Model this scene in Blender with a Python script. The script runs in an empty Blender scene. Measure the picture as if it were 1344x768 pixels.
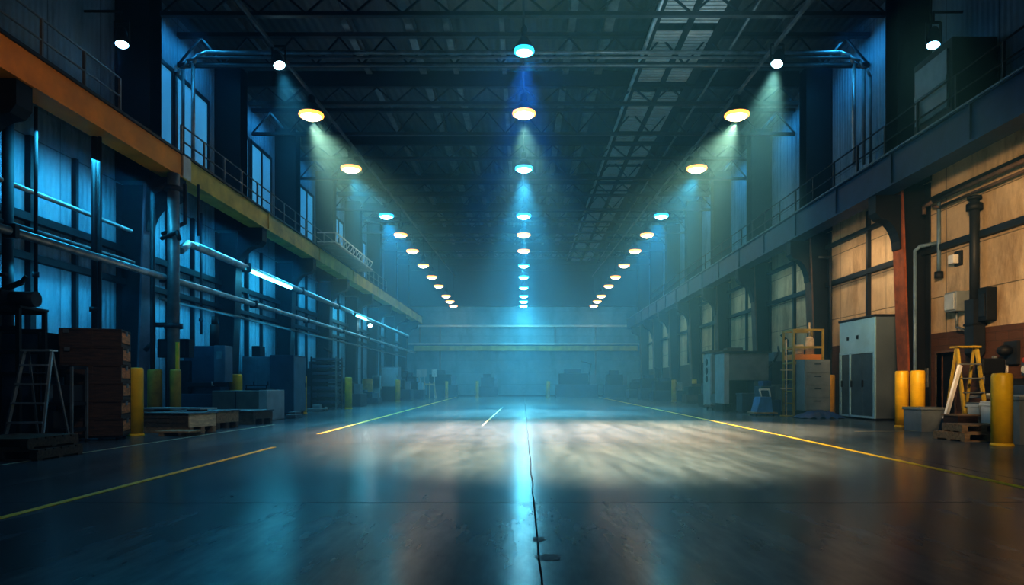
import bpy, bmesh, math, random
from mathutils import Vector, Matrix
random.seed(7)
C = bpy.context.scene.collection
F = 900.0                                   # focal length in pixels (1344 wide)
def wx(px, d): return (px - 687) * d / F     # photo measurement -> metres
def wz(py, d): return 1 + (506 - py) * d / F
ORD = 'first second third fourth fifth sixth seventh eighth ninth tenth eleventh twelfth thirteenth fourteenth fifteenth sixteenth seventeenth eighteenth nineteenth twentieth'.split()

# ------------------------------------------------------------------ materials
class NT:
    def __init__(s, name):
        s.m = bpy.data.materials.new(name); s.m.use_nodes = True
        s.t = s.m.node_tree; s.b = s.t.nodes['Principled BSDF']; s.g = s.t.nodes.new('ShaderNodeNewGeometry')
    def n(s, ty, **kw):
        o = s.t.nodes.new(ty)
        for k, v in kw.items(): setattr(o, k, v)
        return o
    def l(s, a, b): s.t.links.new(a, b)
    def noise(s, sc, mapping=(1,1,1), detail=5, rough=.6):
        mp = s.n('ShaderNodeMapping'); mp.inputs['Scale'].default_value = mapping
        s.l(s.g.outputs['Position'], mp.inputs['Vector'])
        no = s.n('ShaderNodeTexNoise'); no.inputs['Scale'].default_value = sc; no.inputs['Detail'].default_value = detail
        no.inputs['Roughness'].default_value = rough
        s.l(mp.outputs[0], no.inputs['Vector']); return no.outputs['Fac']
    def ramp(s, fac, stops):
        r = s.n('ShaderNodeValToRGB'); e = r.color_ramp.elements
        while len(e) < len(stops): e.new(.5)
        for i, (p, c) in enumerate(stops):
            e[i].position = p; e[i].color = (*c, 1) if len(c) == 3 else c
        s.l(fac, r.inputs['Fac']); return r.outputs['Color']
    def mix(s, fac, a, b, mode='MIX'):
        x = s.n('ShaderNodeMix', data_type='RGBA', blend_type=mode)
        for i, v in ((0, fac), (6, a), (7, b)):
            if hasattr(v, 'is_output'): s.l(v, x.inputs[i])
            else: x.inputs[i].default_value = v if i == 0 else (*v, 1)
        return x.outputs[2]
    def math(s, op, a, b=0.0, c=None):
        x = s.n('ShaderNodeMath', operation=op)
        for i, v in enumerate((a, b) if c is None else (a, b, c)):
            if hasattr(v, 'is_output'): s.l(v, x.inputs[i])
            else: x.inputs[i].default_value = v
        return x.outputs[0]
    def bump(s, h, strength=.3, dist=.02):
        b = s.n('ShaderNodeBump'); b.inputs['Strength'].default_value = strength; b.inputs['Distance'].default_value = dist
        s.l(h, b.inputs['Height']); s.l(b.outputs[0], s.b.inputs['Normal'])

def mat(name, col, rough=.6, metal=0., var=.35, sc=2.5, mapping=(1,1,1), bump=0., emit=None, col2=None):
    k = NT(name)
    f = k.noise(sc, mapping)
    lo = tuple(c * (1 - var) for c in col); hi = col2 or tuple(min(1, c * (1 + var)) for c in col)
    k.l(k.ramp(f, [(.3, lo), (.7, hi)]), k.b.inputs['Base Color'])
    k.b.inputs['Roughness'].default_value = rough; k.b.inputs['Metallic'].default_value = metal
    if bump: k.bump(f, bump)
    if emit: k.b.inputs['Emission Color'].default_value = (*emit[0], 1); k.b.inputs['Emission Strength'].default_value = emit[1]
    return k.m

def floor_mat():
    k = NT('polished_concrete')
    sep = k.n('ShaderNodeSeparateXYZ'); k.l(k.g.outputs['Position'], sep.inputs[0])
    big = k.noise(.22, (1, .6, 1), 4, .55); streak = k.noise(1.1, (2.4, .28, 1), 4, .6)
    col = k.ramp(big, [(.3, (.095, .130, .155)), (.7, (.18, .22, .24))])
    col = k.mix(.42, col, k.ramp(streak, [(.3, (.080, .112, .135)), (.7, (.20, .24, .26))]))
    scuff = k.ramp(k.noise(4.5, (1, .3, 1), 6, .65), [(.32, (.62,)*3), (.66, (1.0,)*3)]); col = k.mix(1, col, scuff, 'MULTIPLY')
    col = k.mix(1, col, k.ramp(k.noise(.8, (3, .25, 1), 5, .6), [(.34, (.6,)*3), (.56, (1.0,)*3)]), 'MULTIPLY')
    # saw-cut joints: long ones every 5.2 m, cross ones every 6 m, one along the middle
    wob = k.math('MULTIPLY', k.math('SUBTRACT', k.noise(.6, (1,1,1), 2, .5), .5), .06)
    def joint(v, period, off, w):
        a = k.math('ADD', k.math('ADD', v, wob), off)
        d = k.math('ABSOLUTE', k.math('SUBTRACT', k.math('WRAP', a, period, 0.0), period / 2))
        return k.math('GREATER_THAN', w, d)
    jx = joint(sep.outputs['X'], 5.2, 2.6 - .09, .006)
    jy = joint(sep.outputs['Y'], 6.1, 3.05 - 5.84, .010)
    j = k.math('MULTIPLY', k.math('MAXIMUM', jx, jy), .8)
    col = k.mix(j, col, (.012, .014, .018))
    k.l(col, k.b.inputs['Base Color'])
    r = k.ramp(k.noise(.5, (1.6, .35, 1), 3, .5), [(.3, (.205,)*3), (.7, (.262,)*3)])
    r2 = k.n('ShaderNodeRGBToBW'); k.l(r, r2.inputs[0]); k.l(k.math('MAXIMUM', r2.outputs[0], j), k.b.inputs['Roughness'])
    k.l(k.math('MULTIPLY', k.math('SUBTRACT', 1, j), .42), k.b.inputs['Specular IOR Level']); k.b.inputs['IOR'].default_value = 1.42
    return k.m

def wall_mat(name, lo, hi, stain, brick=None, corr=False, w=2.85, h=1.08):
    k = NT(name)
    sep = k.n('ShaderNodeSeparateXYZ'); k.l(k.g.outputs['Position'], sep.inputs[0])
    f = k.noise(.55, (1, 1, 1), 8, .7); s = k.noise(1.0, (1, 1.7, .38), 7, .72)
    col = k.mix(.5, k.ramp(f, [(.38, lo), (.62, hi)]), k.ramp(s, [(.32, lo), (.66, hi)]))
    st = k.ramp(k.noise(.9, (1, 1.2, .35), 8, .75), [(.50, (0, 0, 0)), (.68, (.8,)*3)])
    col = k.mix(st, col, stain)
    cmb = k.n('ShaderNodeCombineXYZ'); k.l(sep.outputs['Y'], cmb.inputs[0]); k.l(sep.outputs['Z'], cmb.inputs[1])
    br = k.n('ShaderNodeTexBrick', offset=0.0); br.inputs['Scale'].default_value = 1
    br.inputs['Brick Width'].default_value = w; br.inputs['Row Height'].default_value = h; br.inputs['Mortar Size'].default_value = .014
    br.inputs['Mortar Smooth'].default_value = .4
    k.l(cmb.outputs[0], br.inputs['Vector'])
    col = k.mix(k.math('MULTIPLY', br.outputs['Fac'], .75), col, tuple(c * .18 for c in lo))
    hgt = k.math('SUBTRACT', k.math('MULTIPLY', s, .8), br.outputs['Fac'])
    if corr:
        wv = k.n('ShaderNodeTexWave', wave_type='BANDS', bands_direction='Y'); wv.inputs['Scale'].default_value = 1.7
        k.l(k.g.outputs['Position'], wv.inputs['Vector'])
        hgt = k.math('ADD', hgt, k.math('MULTIPLY', wv.outputs['Fac'], 1.2))
    if brick:
        b2 = k.n('ShaderNodeTexBrick'); b2.inputs['Scale'].default_value = 1; b2.inputs['Brick Width'].default_value = .42
        b2.inputs['Row Height'].default_value = .2; b2.inputs['Mortar Size'].default_value = .008
        b2.inputs['Color1'].default_value = (*brick, 1); b2.inputs['Color2'].default_value = (*[c * .8 for c in brick], 1)
        b2.inputs['Mortar'].default_value = (*[c * .6 for c in brick], 1)
        k.l(cmb.outputs[0], b2.inputs['Vector'])
        low = k.math('LESS_THAN', k.math('ADD', sep.outputs['Z'], k.math('MULTIPLY', f, .06)), 2.36)
        bc = k.mix(.6, b2.outputs['Color'], k.mix(f, (.5, .5, .5), (1, 1, 1)), 'MULTIPLY')
        col = k.mix(low, col, bc)
    k.l(col, k.b.inputs['Base Color']); k.b.inputs['Roughness'].default_value = .8
    k.bump(hgt, .45, .03)
    return k.m

def deck_mat():
    k = NT('roof_deck_sheet')
    wv = k.n('ShaderNodeTexWave', wave_type='BANDS', bands_direction='X'); wv.inputs['Scale'].default_value = 1.2
    k.l(k.g.outputs['Position'], wv.inputs['Vector'])
    k.l(k.ramp(k.noise(.6), [(.3, (.05, .06, .065)), (.7, (.1, .11, .115))]), k.b.inputs['Base Color'])
    k.b.inputs['Roughness'].default_value = .75; k.bump(wv.outputs['Fac'], .6, .04)
    return k.m

def pane_mat():
    k = NT('frosted_lit_pane')
    f = k.noise(.7, (1, 1.4, .3), 6, .7)
    k.l(k.ramp(f, [(.3, (.02, .16, .34)), (.7, (.05, .30, .52))]), k.b.inputs['Emission Color'])
    k.b.inputs['Emission Strength'].default_value = .55; k.b.inputs['Base Color'].default_value = (.2, .35, .5, 1)
    k.b.inputs['Roughness'].default_value = .35
    return k.m

M = dict(
    floor=floor_mat(), deck=deck_mat(), pane=pane_mat(),
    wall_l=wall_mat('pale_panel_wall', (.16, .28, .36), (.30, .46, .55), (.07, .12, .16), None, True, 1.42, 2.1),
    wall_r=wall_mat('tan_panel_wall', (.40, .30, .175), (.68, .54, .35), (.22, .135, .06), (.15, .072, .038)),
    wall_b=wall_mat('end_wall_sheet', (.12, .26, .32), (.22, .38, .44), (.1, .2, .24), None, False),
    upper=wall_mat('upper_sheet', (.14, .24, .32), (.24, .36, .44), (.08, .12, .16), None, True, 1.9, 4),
    steel=mat('dark_painted_steel', (.030, .034, .040), .55, .3),
    steel2=mat('black_steel', (.012, .013, .015), .6, .2),
    grey=mat('weathered_grey_steel', (.17, .19, .20), .5, .4),
    lightsteel=mat('pale_galvanised_steel', (.42, .46, .48), .38, .6),
    rust=mat('rusty_brown_flange', (.26, .085, .030), .7, .1, .45, 3),
    plum=mat('dull_plum_flange', (.12, .10, .13), .6, .1),
    brownsteel=mat('brown_grey_flange', (.13, .085, .06), .65, .1),
    orange=mat('orange_yellow_paint', (.72, .27, .010), .5, 0, .22, 1.2),
    fadedyellow=mat('faded_yellow_paint', (.46, .36, .07), .55, 0, .35, 1.4),
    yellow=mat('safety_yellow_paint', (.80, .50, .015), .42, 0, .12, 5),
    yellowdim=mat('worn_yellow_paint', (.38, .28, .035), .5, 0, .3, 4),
    line=mat('lane_yellow_paint', (.95, .62, .03), .5, 0, .2, 6),
    pale_line=mat('faded_lane_paint', (.42, .42, .28), .55, 0, .4, 4),
    crate=mat('brown_crate_boards', (.085, .043, .022), .75, 0, .5, 5, (1, 1, 6), .25),
    crateend_lit=mat('crate_end_lit_boards', (.52, .21, .065), .75, 0, .5, 5, (1, 1, 6), .25),  # crate boards again, warm light on the end put into the colour
    wood=mat('raw_pallet_wood', (.34, .23, .13), .8, 0, .4, 5, (1, 5, 5), .3),
    darkwood=mat('dirty_pallet_wood', (.14, .095, .06), .8, 0, .45, 5, (1, 5, 5), .3),
    palewood=mat('pale_pine', (.62, .50, .33), .75, 0, .3, 5, (1, 1, 4), .2),
    greypaint=mat('grey_machine_paint', (.22, .25, .26), .5, .1, .2),
    beamblue=mat('dark_blue_girder_paint', (.012, .042, .105), .5, .2, .3),
    khaki=mat('grey_green_box_paint', (.17, .185, .165), .6, .1, .25),
    palegrey=mat('pale_grey_paint', (.44, .48, .48), .5, .1, .15),
    bluegrey=mat('blue_grey_paint', (.15, .23, .30), .5, .1, .2),
    darkblue=mat('dark_blue_paint', (.045, .075, .12), .5, .1, .25),
    cabface=mat('boosted_pale_blue_paint', (.26, .47, .58), .45, .1, .14, 1.5),  # base colour boosted for lamplight on the utility cabinet's hall face
    cabside_shaded=mat('shaded_cabinet_side', (.11, .145, .17), .55, .1, .15, 1.5),  # that cabinet's unlit side, shade put into a darker grey
    cabdoor=mat('teal_grey_door_mesh', (.07, .12, .15), .45, .2, .25, 3),
    tarp=mat('blue_tarpaulin', (.012, .055, .20), .5, 0, .4, 3),
    blue=mat('bright_blue_plastic', (.06, .22, .50), .45, 0, .25),
    white=mat('off_white_plastic', (.70, .70, .66), .5, 0, .1),
    red=mat('dull_red_paint', (.40, .05, .03), .5),
    oil=mat('dark_oil', (.010, .014, .018), .5, 0, .3),
    rubber=mat('black_rubber', (.012, .012, .012), .8),
    glassface=mat('dull_screen', (.25, .45, .5), .2, .1, .2),
    tube=mat('lit_cyan_tube', (.5, .9, 1), .4, 0, 0, emit=((.10, .70, 1.0), 14)),
    l_warm=mat('lit_warm_lens', (1, .9, .7), .4, 0, 0, emit=((1.0, .72, .36), 16)),
    l_white=mat('lit_white_lens', (1, 1, .95), .4, 0, 0, emit=((1.0, .90, .72), 7)),
    l_cyan=mat('lit_cyan_lens', (.6, .95, 1), .4, 0, 0, emit=((.16, .74, 1.0), 40)),
    l_amber_halo=mat('amber_halo_rim', (1, .6, .2), .4, 0, 0, emit=((1.0, .36, .06), 1.8)),  # emissive rim standing in for the orange halo in the haze
    l_cyan_halo=mat('cyan_halo_rim', (.3, .8, 1), .4, 0, 0, emit=((.02, .42, .8), 2.0)),  # same halo stand-in for the cyan and blue lamps
    l_blue=mat('lit_blue_lens', (.3, .7, 1), .4, 0, 0, emit=((.03, .40, 1.0), 200)),
    l_streak=mat('lit_cyan_middle_lens', (.6, .95, 1), .4, 0, 0, emit=((.12, .66, 1.0), 100)),
    l_flood=mat('lit_flood_lens', (.6, .85, 1), .4, 0, 0, emit=((.25, .65, 1.0), 9)),
    l_spot=mat('lit_cool_lens', (.8, 1, 1), .4, 0, 0, emit=((.45, .85, 1.0), 30)),
)

# ------------------------------------------------------------------ mesh builder
class MB:
    def __init__(s): s.b = bmesh.new()
    def box(s, x0, x1, y0, y1, z0, z1, bev=0, rz=0, piv=None):
        r = bmesh.ops.create_cube(s.b, size=1)
        mtx = Matrix.Translation(((x0+x1)/2, (y0+y1)/2, (z0+z1)/2)) @ Matrix.Diagonal((abs(x1-x0), abs(y1-y0), abs(z1-z0), 1))
        if rz:
            p = Vector(piv or ((x0+x1)/2, (y0+y1)/2, 0)); mtx = Matrix.Translation(p) @ Matrix.Rotation(rz, 4, 'Z') @ Matrix.Translation(-p) @ mtx
        bmesh.ops.transform(s.b, matrix=mtx, verts=r['verts'])
        if bev:
            es = list({e for v in r['verts'] for e in v.link_edges})
            bmesh.ops.bevel(s.b, geom=es, offset=bev, segments=2, affect='EDGES', profile=.6)
        return s
    def bar(s, p0, p1, w, h=None):
        h = h or w; p0 = Vector(p0); p1 = Vector(p1); d = p1 - p0
        q = d.to_track_quat('Y', 'Z').to_matrix().to_4x4()
        r = bmesh.ops.create_cube(s.b, size=1)
        bmesh.ops.transform(s.b, matrix=Matrix.Translation((p0+p1)/2) @ q @ Matrix.Diagonal((w, d.length, h, 1)), verts=r['verts'])
        return s
    def cyl(s, p0, p1, r1, r2=None, seg=14):
        p0 = Vector(p0); p1 = Vector(p1); d = p1 - p0
        q = d.to_track_quat('Z', 'Y').to_matrix().to_4x4()
        r = bmesh.ops.create_cone(s.b, cap_ends=True, segments=seg, radius1=r1, radius2=r1 if r2 is None else r2, depth=d.length)
        bmesh.ops.transform(s.b, matrix=Matrix.Translation((p0+p1)/2) @ q, verts=r['verts'])
        for f in {f for v in r['verts'] for f in v.link_faces}:
            if len(f.verts) == 4: f.smooth = True
        return s
    def ball(s, c, r, sc=(1,1,1), seg=12):
        o = bmesh.ops.create_uvsphere(s.b, u_segments=seg, v_segments=max(6, seg//2+2), radius=r)
        bmesh.ops.transform(s.b, matrix=Matrix.Translation(c) @ Matrix.Diagonal((*sc, 1)), verts=o['verts'])
        for f in {f for v in o['verts'] for f in v.link_faces}: f.smooth = True
        return s
    def tube(s, pts, r, seg=12):
        for a, b in zip(pts, pts[1:]): s.cyl(a, b, r, seg=seg)
        for p in pts[1:-1]: s.ball(p, r*1.02, seg=seg)
        return s
    def lathe(s, prof, c=(0,0,0), seg=20):
        rings = []
        for r, z in prof:
            rings.append([s.b.verts.new((c[0]+r*math.cos(2*math.pi*i/seg), c[1]+r*math.sin(2*math.pi*i/seg), c[2]+z)) for i in range(seg)])
        for a, b in zip(rings, rings[1:]):
            for i in range(seg):
                s.b.faces.new((a[i], a[(i+1)%seg], b[(i+1)%seg], b[i])).smooth = True
        if prof[0][0] > 1e-5: s.b.faces.new(rings[0][::-1])
        if prof[-1][0] > 1e-5: s.b.faces.new(rings[-1])
        return s
    def prism(s, poly, y0, y1):                       # polygon in x-z, extruded along y
        a = [s.b.verts.new((x, y0, z)) for x, z in poly]; b = [s.b.verts.new((x, y1, z)) for x, z in poly]
        n = len(poly); s.b.faces.new(a); s.b.faces.new(b[::-1])
        for i in range(n): s.b.faces.new((a[i], b[i], b[(i+1)%n], a[(i+1)%n]))
        return s
    def mesh(s, name):
        bmesh.ops.recalc_face_normals(s.b, faces=s.b.faces)
        me = bpy.data.meshes.new(name); s.b.to_mesh(me); s.b.free(); return me

def tag(o, label, cat, group=None, kind=None):
    o['label'] = label; o['category'] = cat
    if group: o['group'] = group
    if kind: o['kind'] = kind
    return o
def thing(name, label, cat, loc=(0,0,0), rz=0, group=None, kind=None):
    o = bpy.data.objects.new(name, None); C.objects.link(o); o.empty_display_size = .2
    o.location = loc; o.rotation_euler = (0, 0, rz); return tag(o, label, cat, group, kind)
def part(name, mb, m, parent, label=None):
    me = mb.mesh(name); me.materials.append(M[m] if isinstance(m, str) else m)
    o = bpy.data.objects.new(name, me); C.objects.link(o); o.parent = parent
    if label: o['label'] = label
    return o
def solo(name, mb, m, label, cat, group=None, kind=None):
    """one-mesh thing: vertices given in world space, origin moved to the base centre"""
    me = mb.mesh(name); vs = [v.co for v in me.vertices]
    lo = Vector([min(v[i] for v in vs) for i in range(3)]); hi = Vector([max(v[i] for v in vs) for i in range(3)])
    c = Vector(((lo.x+hi.x)/2, (lo.y+hi.y)/2, lo.z)); me.transform(Matrix.Translation(-c))
    me.materials.append(M[m]); o = bpy.data.objects.new(name, me); C.objects.link(o); o.location = c
    return tag(o, label, cat, group, kind)
def struct(name, mb, m, parent=None):
    me = mb.mesh(name); me.materials.append(M[m]); o = bpy.data.objects.new(name, me); C.objects.link(o)
    if parent: o.parent = parent
    else: o['kind'] = 'structure'
    return o
def dup(root, loc, rz=None, label=None):
    r = root.copy(); C.objects.link(r); r.location = loc
    if rz is not None: r.rotation_euler = (0, 0, rz)
    if label: r['label'] = label
    for ch in list(root.children):
        c = ch.copy(); C.objects.link(c); c.parent = r
        for g in ch.children:
            d = g.copy(); C.objects.link(d); d.parent = c
    return r

# ------------------------------------------------------------------ the setting
WL, WR, YB, Y0, ZC = -10.55, 10.55, 61.0, 2.0, 12.2
COLS = [18 + 5.7*k for k in range(-1, 8)]
struct('floor', MB().box(WL-.3, WR+.3, -2, YB+.3, -.2, 0), 'floor')
struct('ceiling', MB().box(WL-.3, WR+.3, Y0, YB+.3, ZC, ZC+.2), 'deck')
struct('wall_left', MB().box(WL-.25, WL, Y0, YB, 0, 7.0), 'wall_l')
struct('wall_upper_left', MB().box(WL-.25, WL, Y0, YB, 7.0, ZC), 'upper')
# the tan wall, built round its doorway
DY0, DY1, DZ = 16.75, 17.5, 1.82
struct('wall_right', MB().box(WR, WR+.25, Y0, DY0, 0, 6.8).box(WR, WR+.25, DY1, YB, 0, 6.8).box(WR, WR+.25, DY0, DY1, DZ, 6.8), 'wall_r')
struct('wall_upper_right', MB().box(WR, WR+.25, Y0, YB, 6.8, ZC), 'upper')
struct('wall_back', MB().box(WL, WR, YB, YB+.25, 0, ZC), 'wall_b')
d1 = struct('door_1', MB().box(WR+.16, WR+.2, DY0, DY1, 0, DZ), 'steel2')
struct('door_frame', MB().box(WR-.03, WR+.12, DY0-.05, DY0, 0, DZ+.05).box(WR-.03, WR+.12, DY1, DY1+.05, 0, DZ+.05).box(WR-.03, WR+.12, DY0, DY1, DZ, DZ+.05), 'brownsteel', d1)
# end wall: dark sheet standing in for the unlit top, pale rails, dark seams
struct('trim_1', MB().box(WL, WR, YB-.5, YB-.02, 8.0, ZC), 'steel2')
struct('trim_2', MB().box(WL+.3, WR-.3, YB-.2, YB-.002, 6.2, 6.36), 'white')
struct('trim_3', MB().box(WL+.3, WR-.3, YB-.3, YB-.002, 4.62, 4.74), 'white')
for i, x in enumerate((-9.2, -7.4, 2.8, 6.4)):
    struct('trim_%d' % (4+i), MB().box(x-.06, x+.06, YB-.12, YB-.002, 0 if i in (1, 3) else 4.8, 6.2), 'grey')
struct('baseboard_back', MB().box(WL, WR, YB-.06, YB-.002, 0, .16), 'steel')
# horizontal girts and mid-bay posts on the side walls
n = 8
for z, w in ((4.55, .17), (4.2, .13), (3.72, .15)):
    struct('trim_%d' % n, MB().box(WL+.002, WL+.16, Y0, YB, z-w/2, z+w/2), 'steel'); n += 1
for z, w in ((5.75, .12), (4.46, .15)):
    struct('trim_%d' % n, MB().box(WR-.15, WR-.002, Y0, YB, z-w/2, z+w/2), 'steel'); n += 1
for k, y in enumerate(COLS[:-1]):
    struct('trim_%d' % n, MB().box(WL+.002, WL+.13, y+2.2, y+2.36, 0, 6.3), 'steel'); n += 1
    struct('trim_%d' % n, MB().box(WL+.002, WL+.11, y+3.7, y+3.8, 0, 6.3), 'steel'); n += 1
    if k > 0: struct('trim_%d' % n, MB().box(WR-.11, WR-.002, y+2.8, y+2.92, 2.4, 6.3), 'steel'); n += 1
# clerestory windows above the yellow beam
wn = 1
for k, y in enumerate(COLS[1:6]):
    for a, b in ((.75, 2.45), (2.75, 4.75)):
        fr = MB()
        for zz in (7.75, 10.4): fr.box(WL+.002, WL+.1, y+a-.08, y+b+.08, zz-.06, zz+.06)
        for yy in (y+a-.04, (2*y+a+b)/2, y+b+.04): fr.box(WL+.002, WL+.1, yy-.04, yy+.04, 7.75, 10.4)
        w = struct('window_%d' % wn, fr, 'steel'); wn += 1
        struct('pane', MB().box(WL+.01, WL+.05, y+a, y+b, 7.8, 10.35), 'pane', w)

# ------------------------------------------------------------------ columns
def column(side, k, y):
    s = side; first = k == 0
    side_txt = 'blue-lit pipe wall' if s < 0 else 'tan panel wall'
    col_txt = ('plum-edged' if k == 1 else 'dark') if s < 0 else ('rust-edged' if k == 1 else 'brown-edged')
    t = thing('steel_column', f'{col_txt} steel column on the {side_txt}, {ORD[k]} of its row from the camera end', 'column', (s*10.2, y, 0), 0,
              'steel columns along the ' + side_txt, 'thing')
    xo = s*(10.545-10.2)                                   # wall face, local
    xi_b, xi_t = s*(10.0-10.2), s*(9.78-10.2)              # hall face: bottom, top
    zt = 6.25
    def taper(x0b, x0t, x1b, x1t, y0, y1, z0, z1):
        m = MB(); m.prism([(x0b, z0), (x1b, z0), (x1t, z1), (x0t, z1)], y0, y1); return m
    part('web', taper(xi_b+s*.05, xi_t+s*.05, xo-s*.04, xo-s*.04, -.05, .05, .04, zt), 'steel2', t)
    part('inner_flange', taper(xi_b, xi_t, xi_b+s*.05, xi_t+s*.05, -.26, .26, .04, zt), ('plum' if k == 1 else 'steel') if s < 0 else ('rust' if k == 1 else 'brownsteel'), t)
    part('outer_flange', MB().box(xo-s*.04, xo, -.26, .26, .04, zt), 'steel', t)
    part('base_plate', MB().box(xi_b-s*.08, xo, -.34, .34, 0, .04), 'steel', t)
    # curved bracket carrying the crane beam
    xb = s*((8.95 if s < 0 else 9.15)-10.2)
    zb = 6.42 if s < 0 else 5.95
    poly = [(xi_t+s*.02, zb), (xb, zb), (xb, zb-.45)]
    for q in range(0, 7):
        a = q/6*math.pi/2
        poly.append((xb+s*.12 + (xi_t-xb-s*.12)*math.sin(a), zb-1.4+.8*math.cos(a)))
    poly.append((xi_t+s*.02, zb-1.4))
    part('bracket', MB().prism(poly, -.2, .2), 'steel2', t)
    # upper shaft to the roof
    xu0, xu1 = s*(9.66-10.2), xo
    part('upper_shaft', MB().box(xu0, xu0+s*.06, -.3, .3, 6.3, ZC-.3).box(xu1-s*.05, xu1, -.3, .3, 6.3, ZC-.3).box(xu0, xu1, -.28, .28, 6.3, ZC-.3), 'steel2', t)
for k, y in enumerate(COLS):
    column(-1, k, y); column(1, k, y)

# ------------------------------------------------------------------ crane beams and walkways
def girder(name, x, s, y0, y1, z0, z1, m, label, extra=None):
    xc = x + s*.25
    t = thing(name, label, 'crane beam', (xc, (y0+y1)/2, z0), 0, None, 'thing'); L = (y1-y0)/2; H = z1-z0
    part('web', MB().box(-.22, .22, -L, L, .05, H-.06), m, t)
    part('top_flange', MB().box(-.27, .27, -L, L, H-.06, H), 'steel' if s < 0 else 'beamblue', t)
    part('bottom_flange', MB().box(-.26, .26, -L, L, 0, .05), m, t)
    return t
girder('crane_beam', -8.9, -1, Y0, 17.88, 6.42, 7.08, 'orange', 'orange-yellow crane beam high along the pipe wall, stretch before the pale splice plate')
t = girder('crane_beam', -8.9, -1, 17.92, YB-.55, 6.42, 7.08, 'fadedyellow', 'faded yellow crane beam along the pipe wall, from the splice plate to the end wall')
part('splice_plate', MB().box(.225, .27, -(YB-.55-17.92)/2-.01, -(YB-.55-17.92)/2+.42, .02, .6, .01), 'palegrey', t, 'pale riveted splice plate')
for yy in (24, 30, 36, 42, 48):
    part('stiffener', MB().box(.222, .262, yy-(17.92+YB-.55)/2-.04, yy-(17.92+YB-.55)/2+.04, .05, .6), 'fadedyellow', t)
t = girder('crane_beam', 9.1, 1, Y0, YB-.55, 5.95, 6.8, 'beamblue', 'dark blue-grey crane beam high along the tan panel wall')
part('edge_strip', MB().box(-.30, -.272, -(YB-.55-Y0)/2, (YB-.55-Y0)/2, .815, .85), 'bluegrey', t, 'pale steel top edge')
for yy in range(14, 58, 3):
    part('stiffener', MB().box(-.26, -.222, yy-(Y0+YB-.55)/2-.03, yy-(Y0+YB-.55)/2+.03, .05, .79), 'beamblue', t)
t = girder('crane_beam', 0, 1, -8.3, 8.9, 0, .5, 'fadedyellow', 'yellow travelling crane beam spanning the full width of the end wall')
t.location = (.2, YB-.75, 4.05); t.rotation_euler = (0, 0, math.pi/2); t.scale = (1, 1.14, 1)

solo('walkway_deck', MB().box(WL+.012, -9.15, Y0, YB-.6, 7.085, 7.13), 'steel', 'dark walkway deck over the yellow crane beam', 'walkway')
solo('walkway_deck', MB().box(9.35, WR-.012, Y0, YB-.6, 6.82, 6.87), 'steel', 'dark walkway deck over the blue-grey crane beam', 'walkway')
def railing(x, z, y0, y1, step, label, m):
    t = thing('walkway_railing', label, 'railing', (x, (y0+y1)/2, z), 0); L = (y1-y0)/2
    for zz in (.45, .86): part('rail', MB().cyl((0, -L, zz), (0, L, zz), .022, seg=8), m, t)
    nn = int((y1-y0)/step)
    for i in range(nn+1):
        yy = -L + i*(y1-y0)/nn
        part('post', MB().box(-.025, .025, yy-.025, yy+.025, 0, .86), m, t)
railing(-9.18, 7.13, 8, 15.6, 1.25, 'thin steel handrail over the orange-yellow beam stretch', 'grey')
railing(-9.18, 7.13, 18.4, 46, 1.3, 'long blue-lit handrail on the pipe-wall walkway below the tall windows', 'grey')
railing(9.38, 6.87, 9, 50, 1.45, 'long dark handrail on the walkway above the tan wall', 'steel')
# box unit standing on the tan-side walkway
t = thing('ventilation_unit', 'dark box unit with pale front grille standing on the tan-side walkway', 'ventilation unit', (9.98, 15.9, 6.87))
part('housing', MB().box(-.5, .5, -.75, .75, .12, 1.85, .02), 'steel2', t)
part('grille', MB().box(-.55, -.5, -.62, .62, .35, 1.65).box(-.57, -.55, -.62, .62, .95, 1.05), 'bluegrey', t)
for yy in (-.6, .6): part('foot', MB().box(-.45, .45, yy-.06, yy+.06, 0, .12), 'steel2', t)
# lattice platform hanging out from the yellow beam
t = thing('access_platform', 'pale lattice maintenance platform projecting from the faded yellow beam', 'platform', (-8.45, 33.2, 7.1))
part('deck', MB().box(-.45, .35, -3.6, 3.6, 0, .05), 'grey', t)
rb = MB()
for zz in (.1, .5):
    rb.bar((.35, -3.6, zz), (.35, 3.6, zz), .05); rb.bar((-.45, -3.6, zz), (.35, -3.6, zz), .05)
part('guard_rail', rb, 'lightsteel', t)
lt = MB()
for i in range(12):
    y = -3.6 + i*.6; lt.bar((.35, y, .1), (.35, y+.6, .5), .03); lt.bar((.35, y, .1), (.35, y, .5), .03)
part('lattice', lt, 'lightsteel', t)

# ------------------------------------------------------------------ roof
HB = [Y0+2.5] + [9.45 + 2.85*i for i in range(18)]
for i, y in enumerate(HB):
    main = i % 2 == 0 and i > 0
    main = any(abs(y-c) < .2 for c in COLS)
    t = thing('roof_truss', f'{"deep dark roof girder truss" if main else "light dark lattice truss"} crossing the hall, {ORD[i] if i < 20 else i} from the camera end', 'roof truss', (0, y, 10.68), 0, 'roof trusses', 'thing')
    W = 9.5 if main else 10.5
    part('bottom_chord', MB().box(-W, W, -.07, .07, 0, .11), 'steel', t)
    part('top_chord', MB().box(-W, W, -.09, .09, .62 if main else .9, 1.15 if main else 1.02), 'steel2' if main else 'steel', t)
    web = MB(); nseg = 15; h = .62 if main else .9
    for q in range(nseg):
        x0 = -W + 2*W*q/nseg; x1 = -W + 2*W*(q+1)/nseg; xm = (x0+x1)/2
        web.bar((x0, 0, .08), (xm, 0, h), .05); web.bar((xm, 0, h), (x1, 0, .08), .05)
    part('web_lattice', web, 'steel', t)
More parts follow.
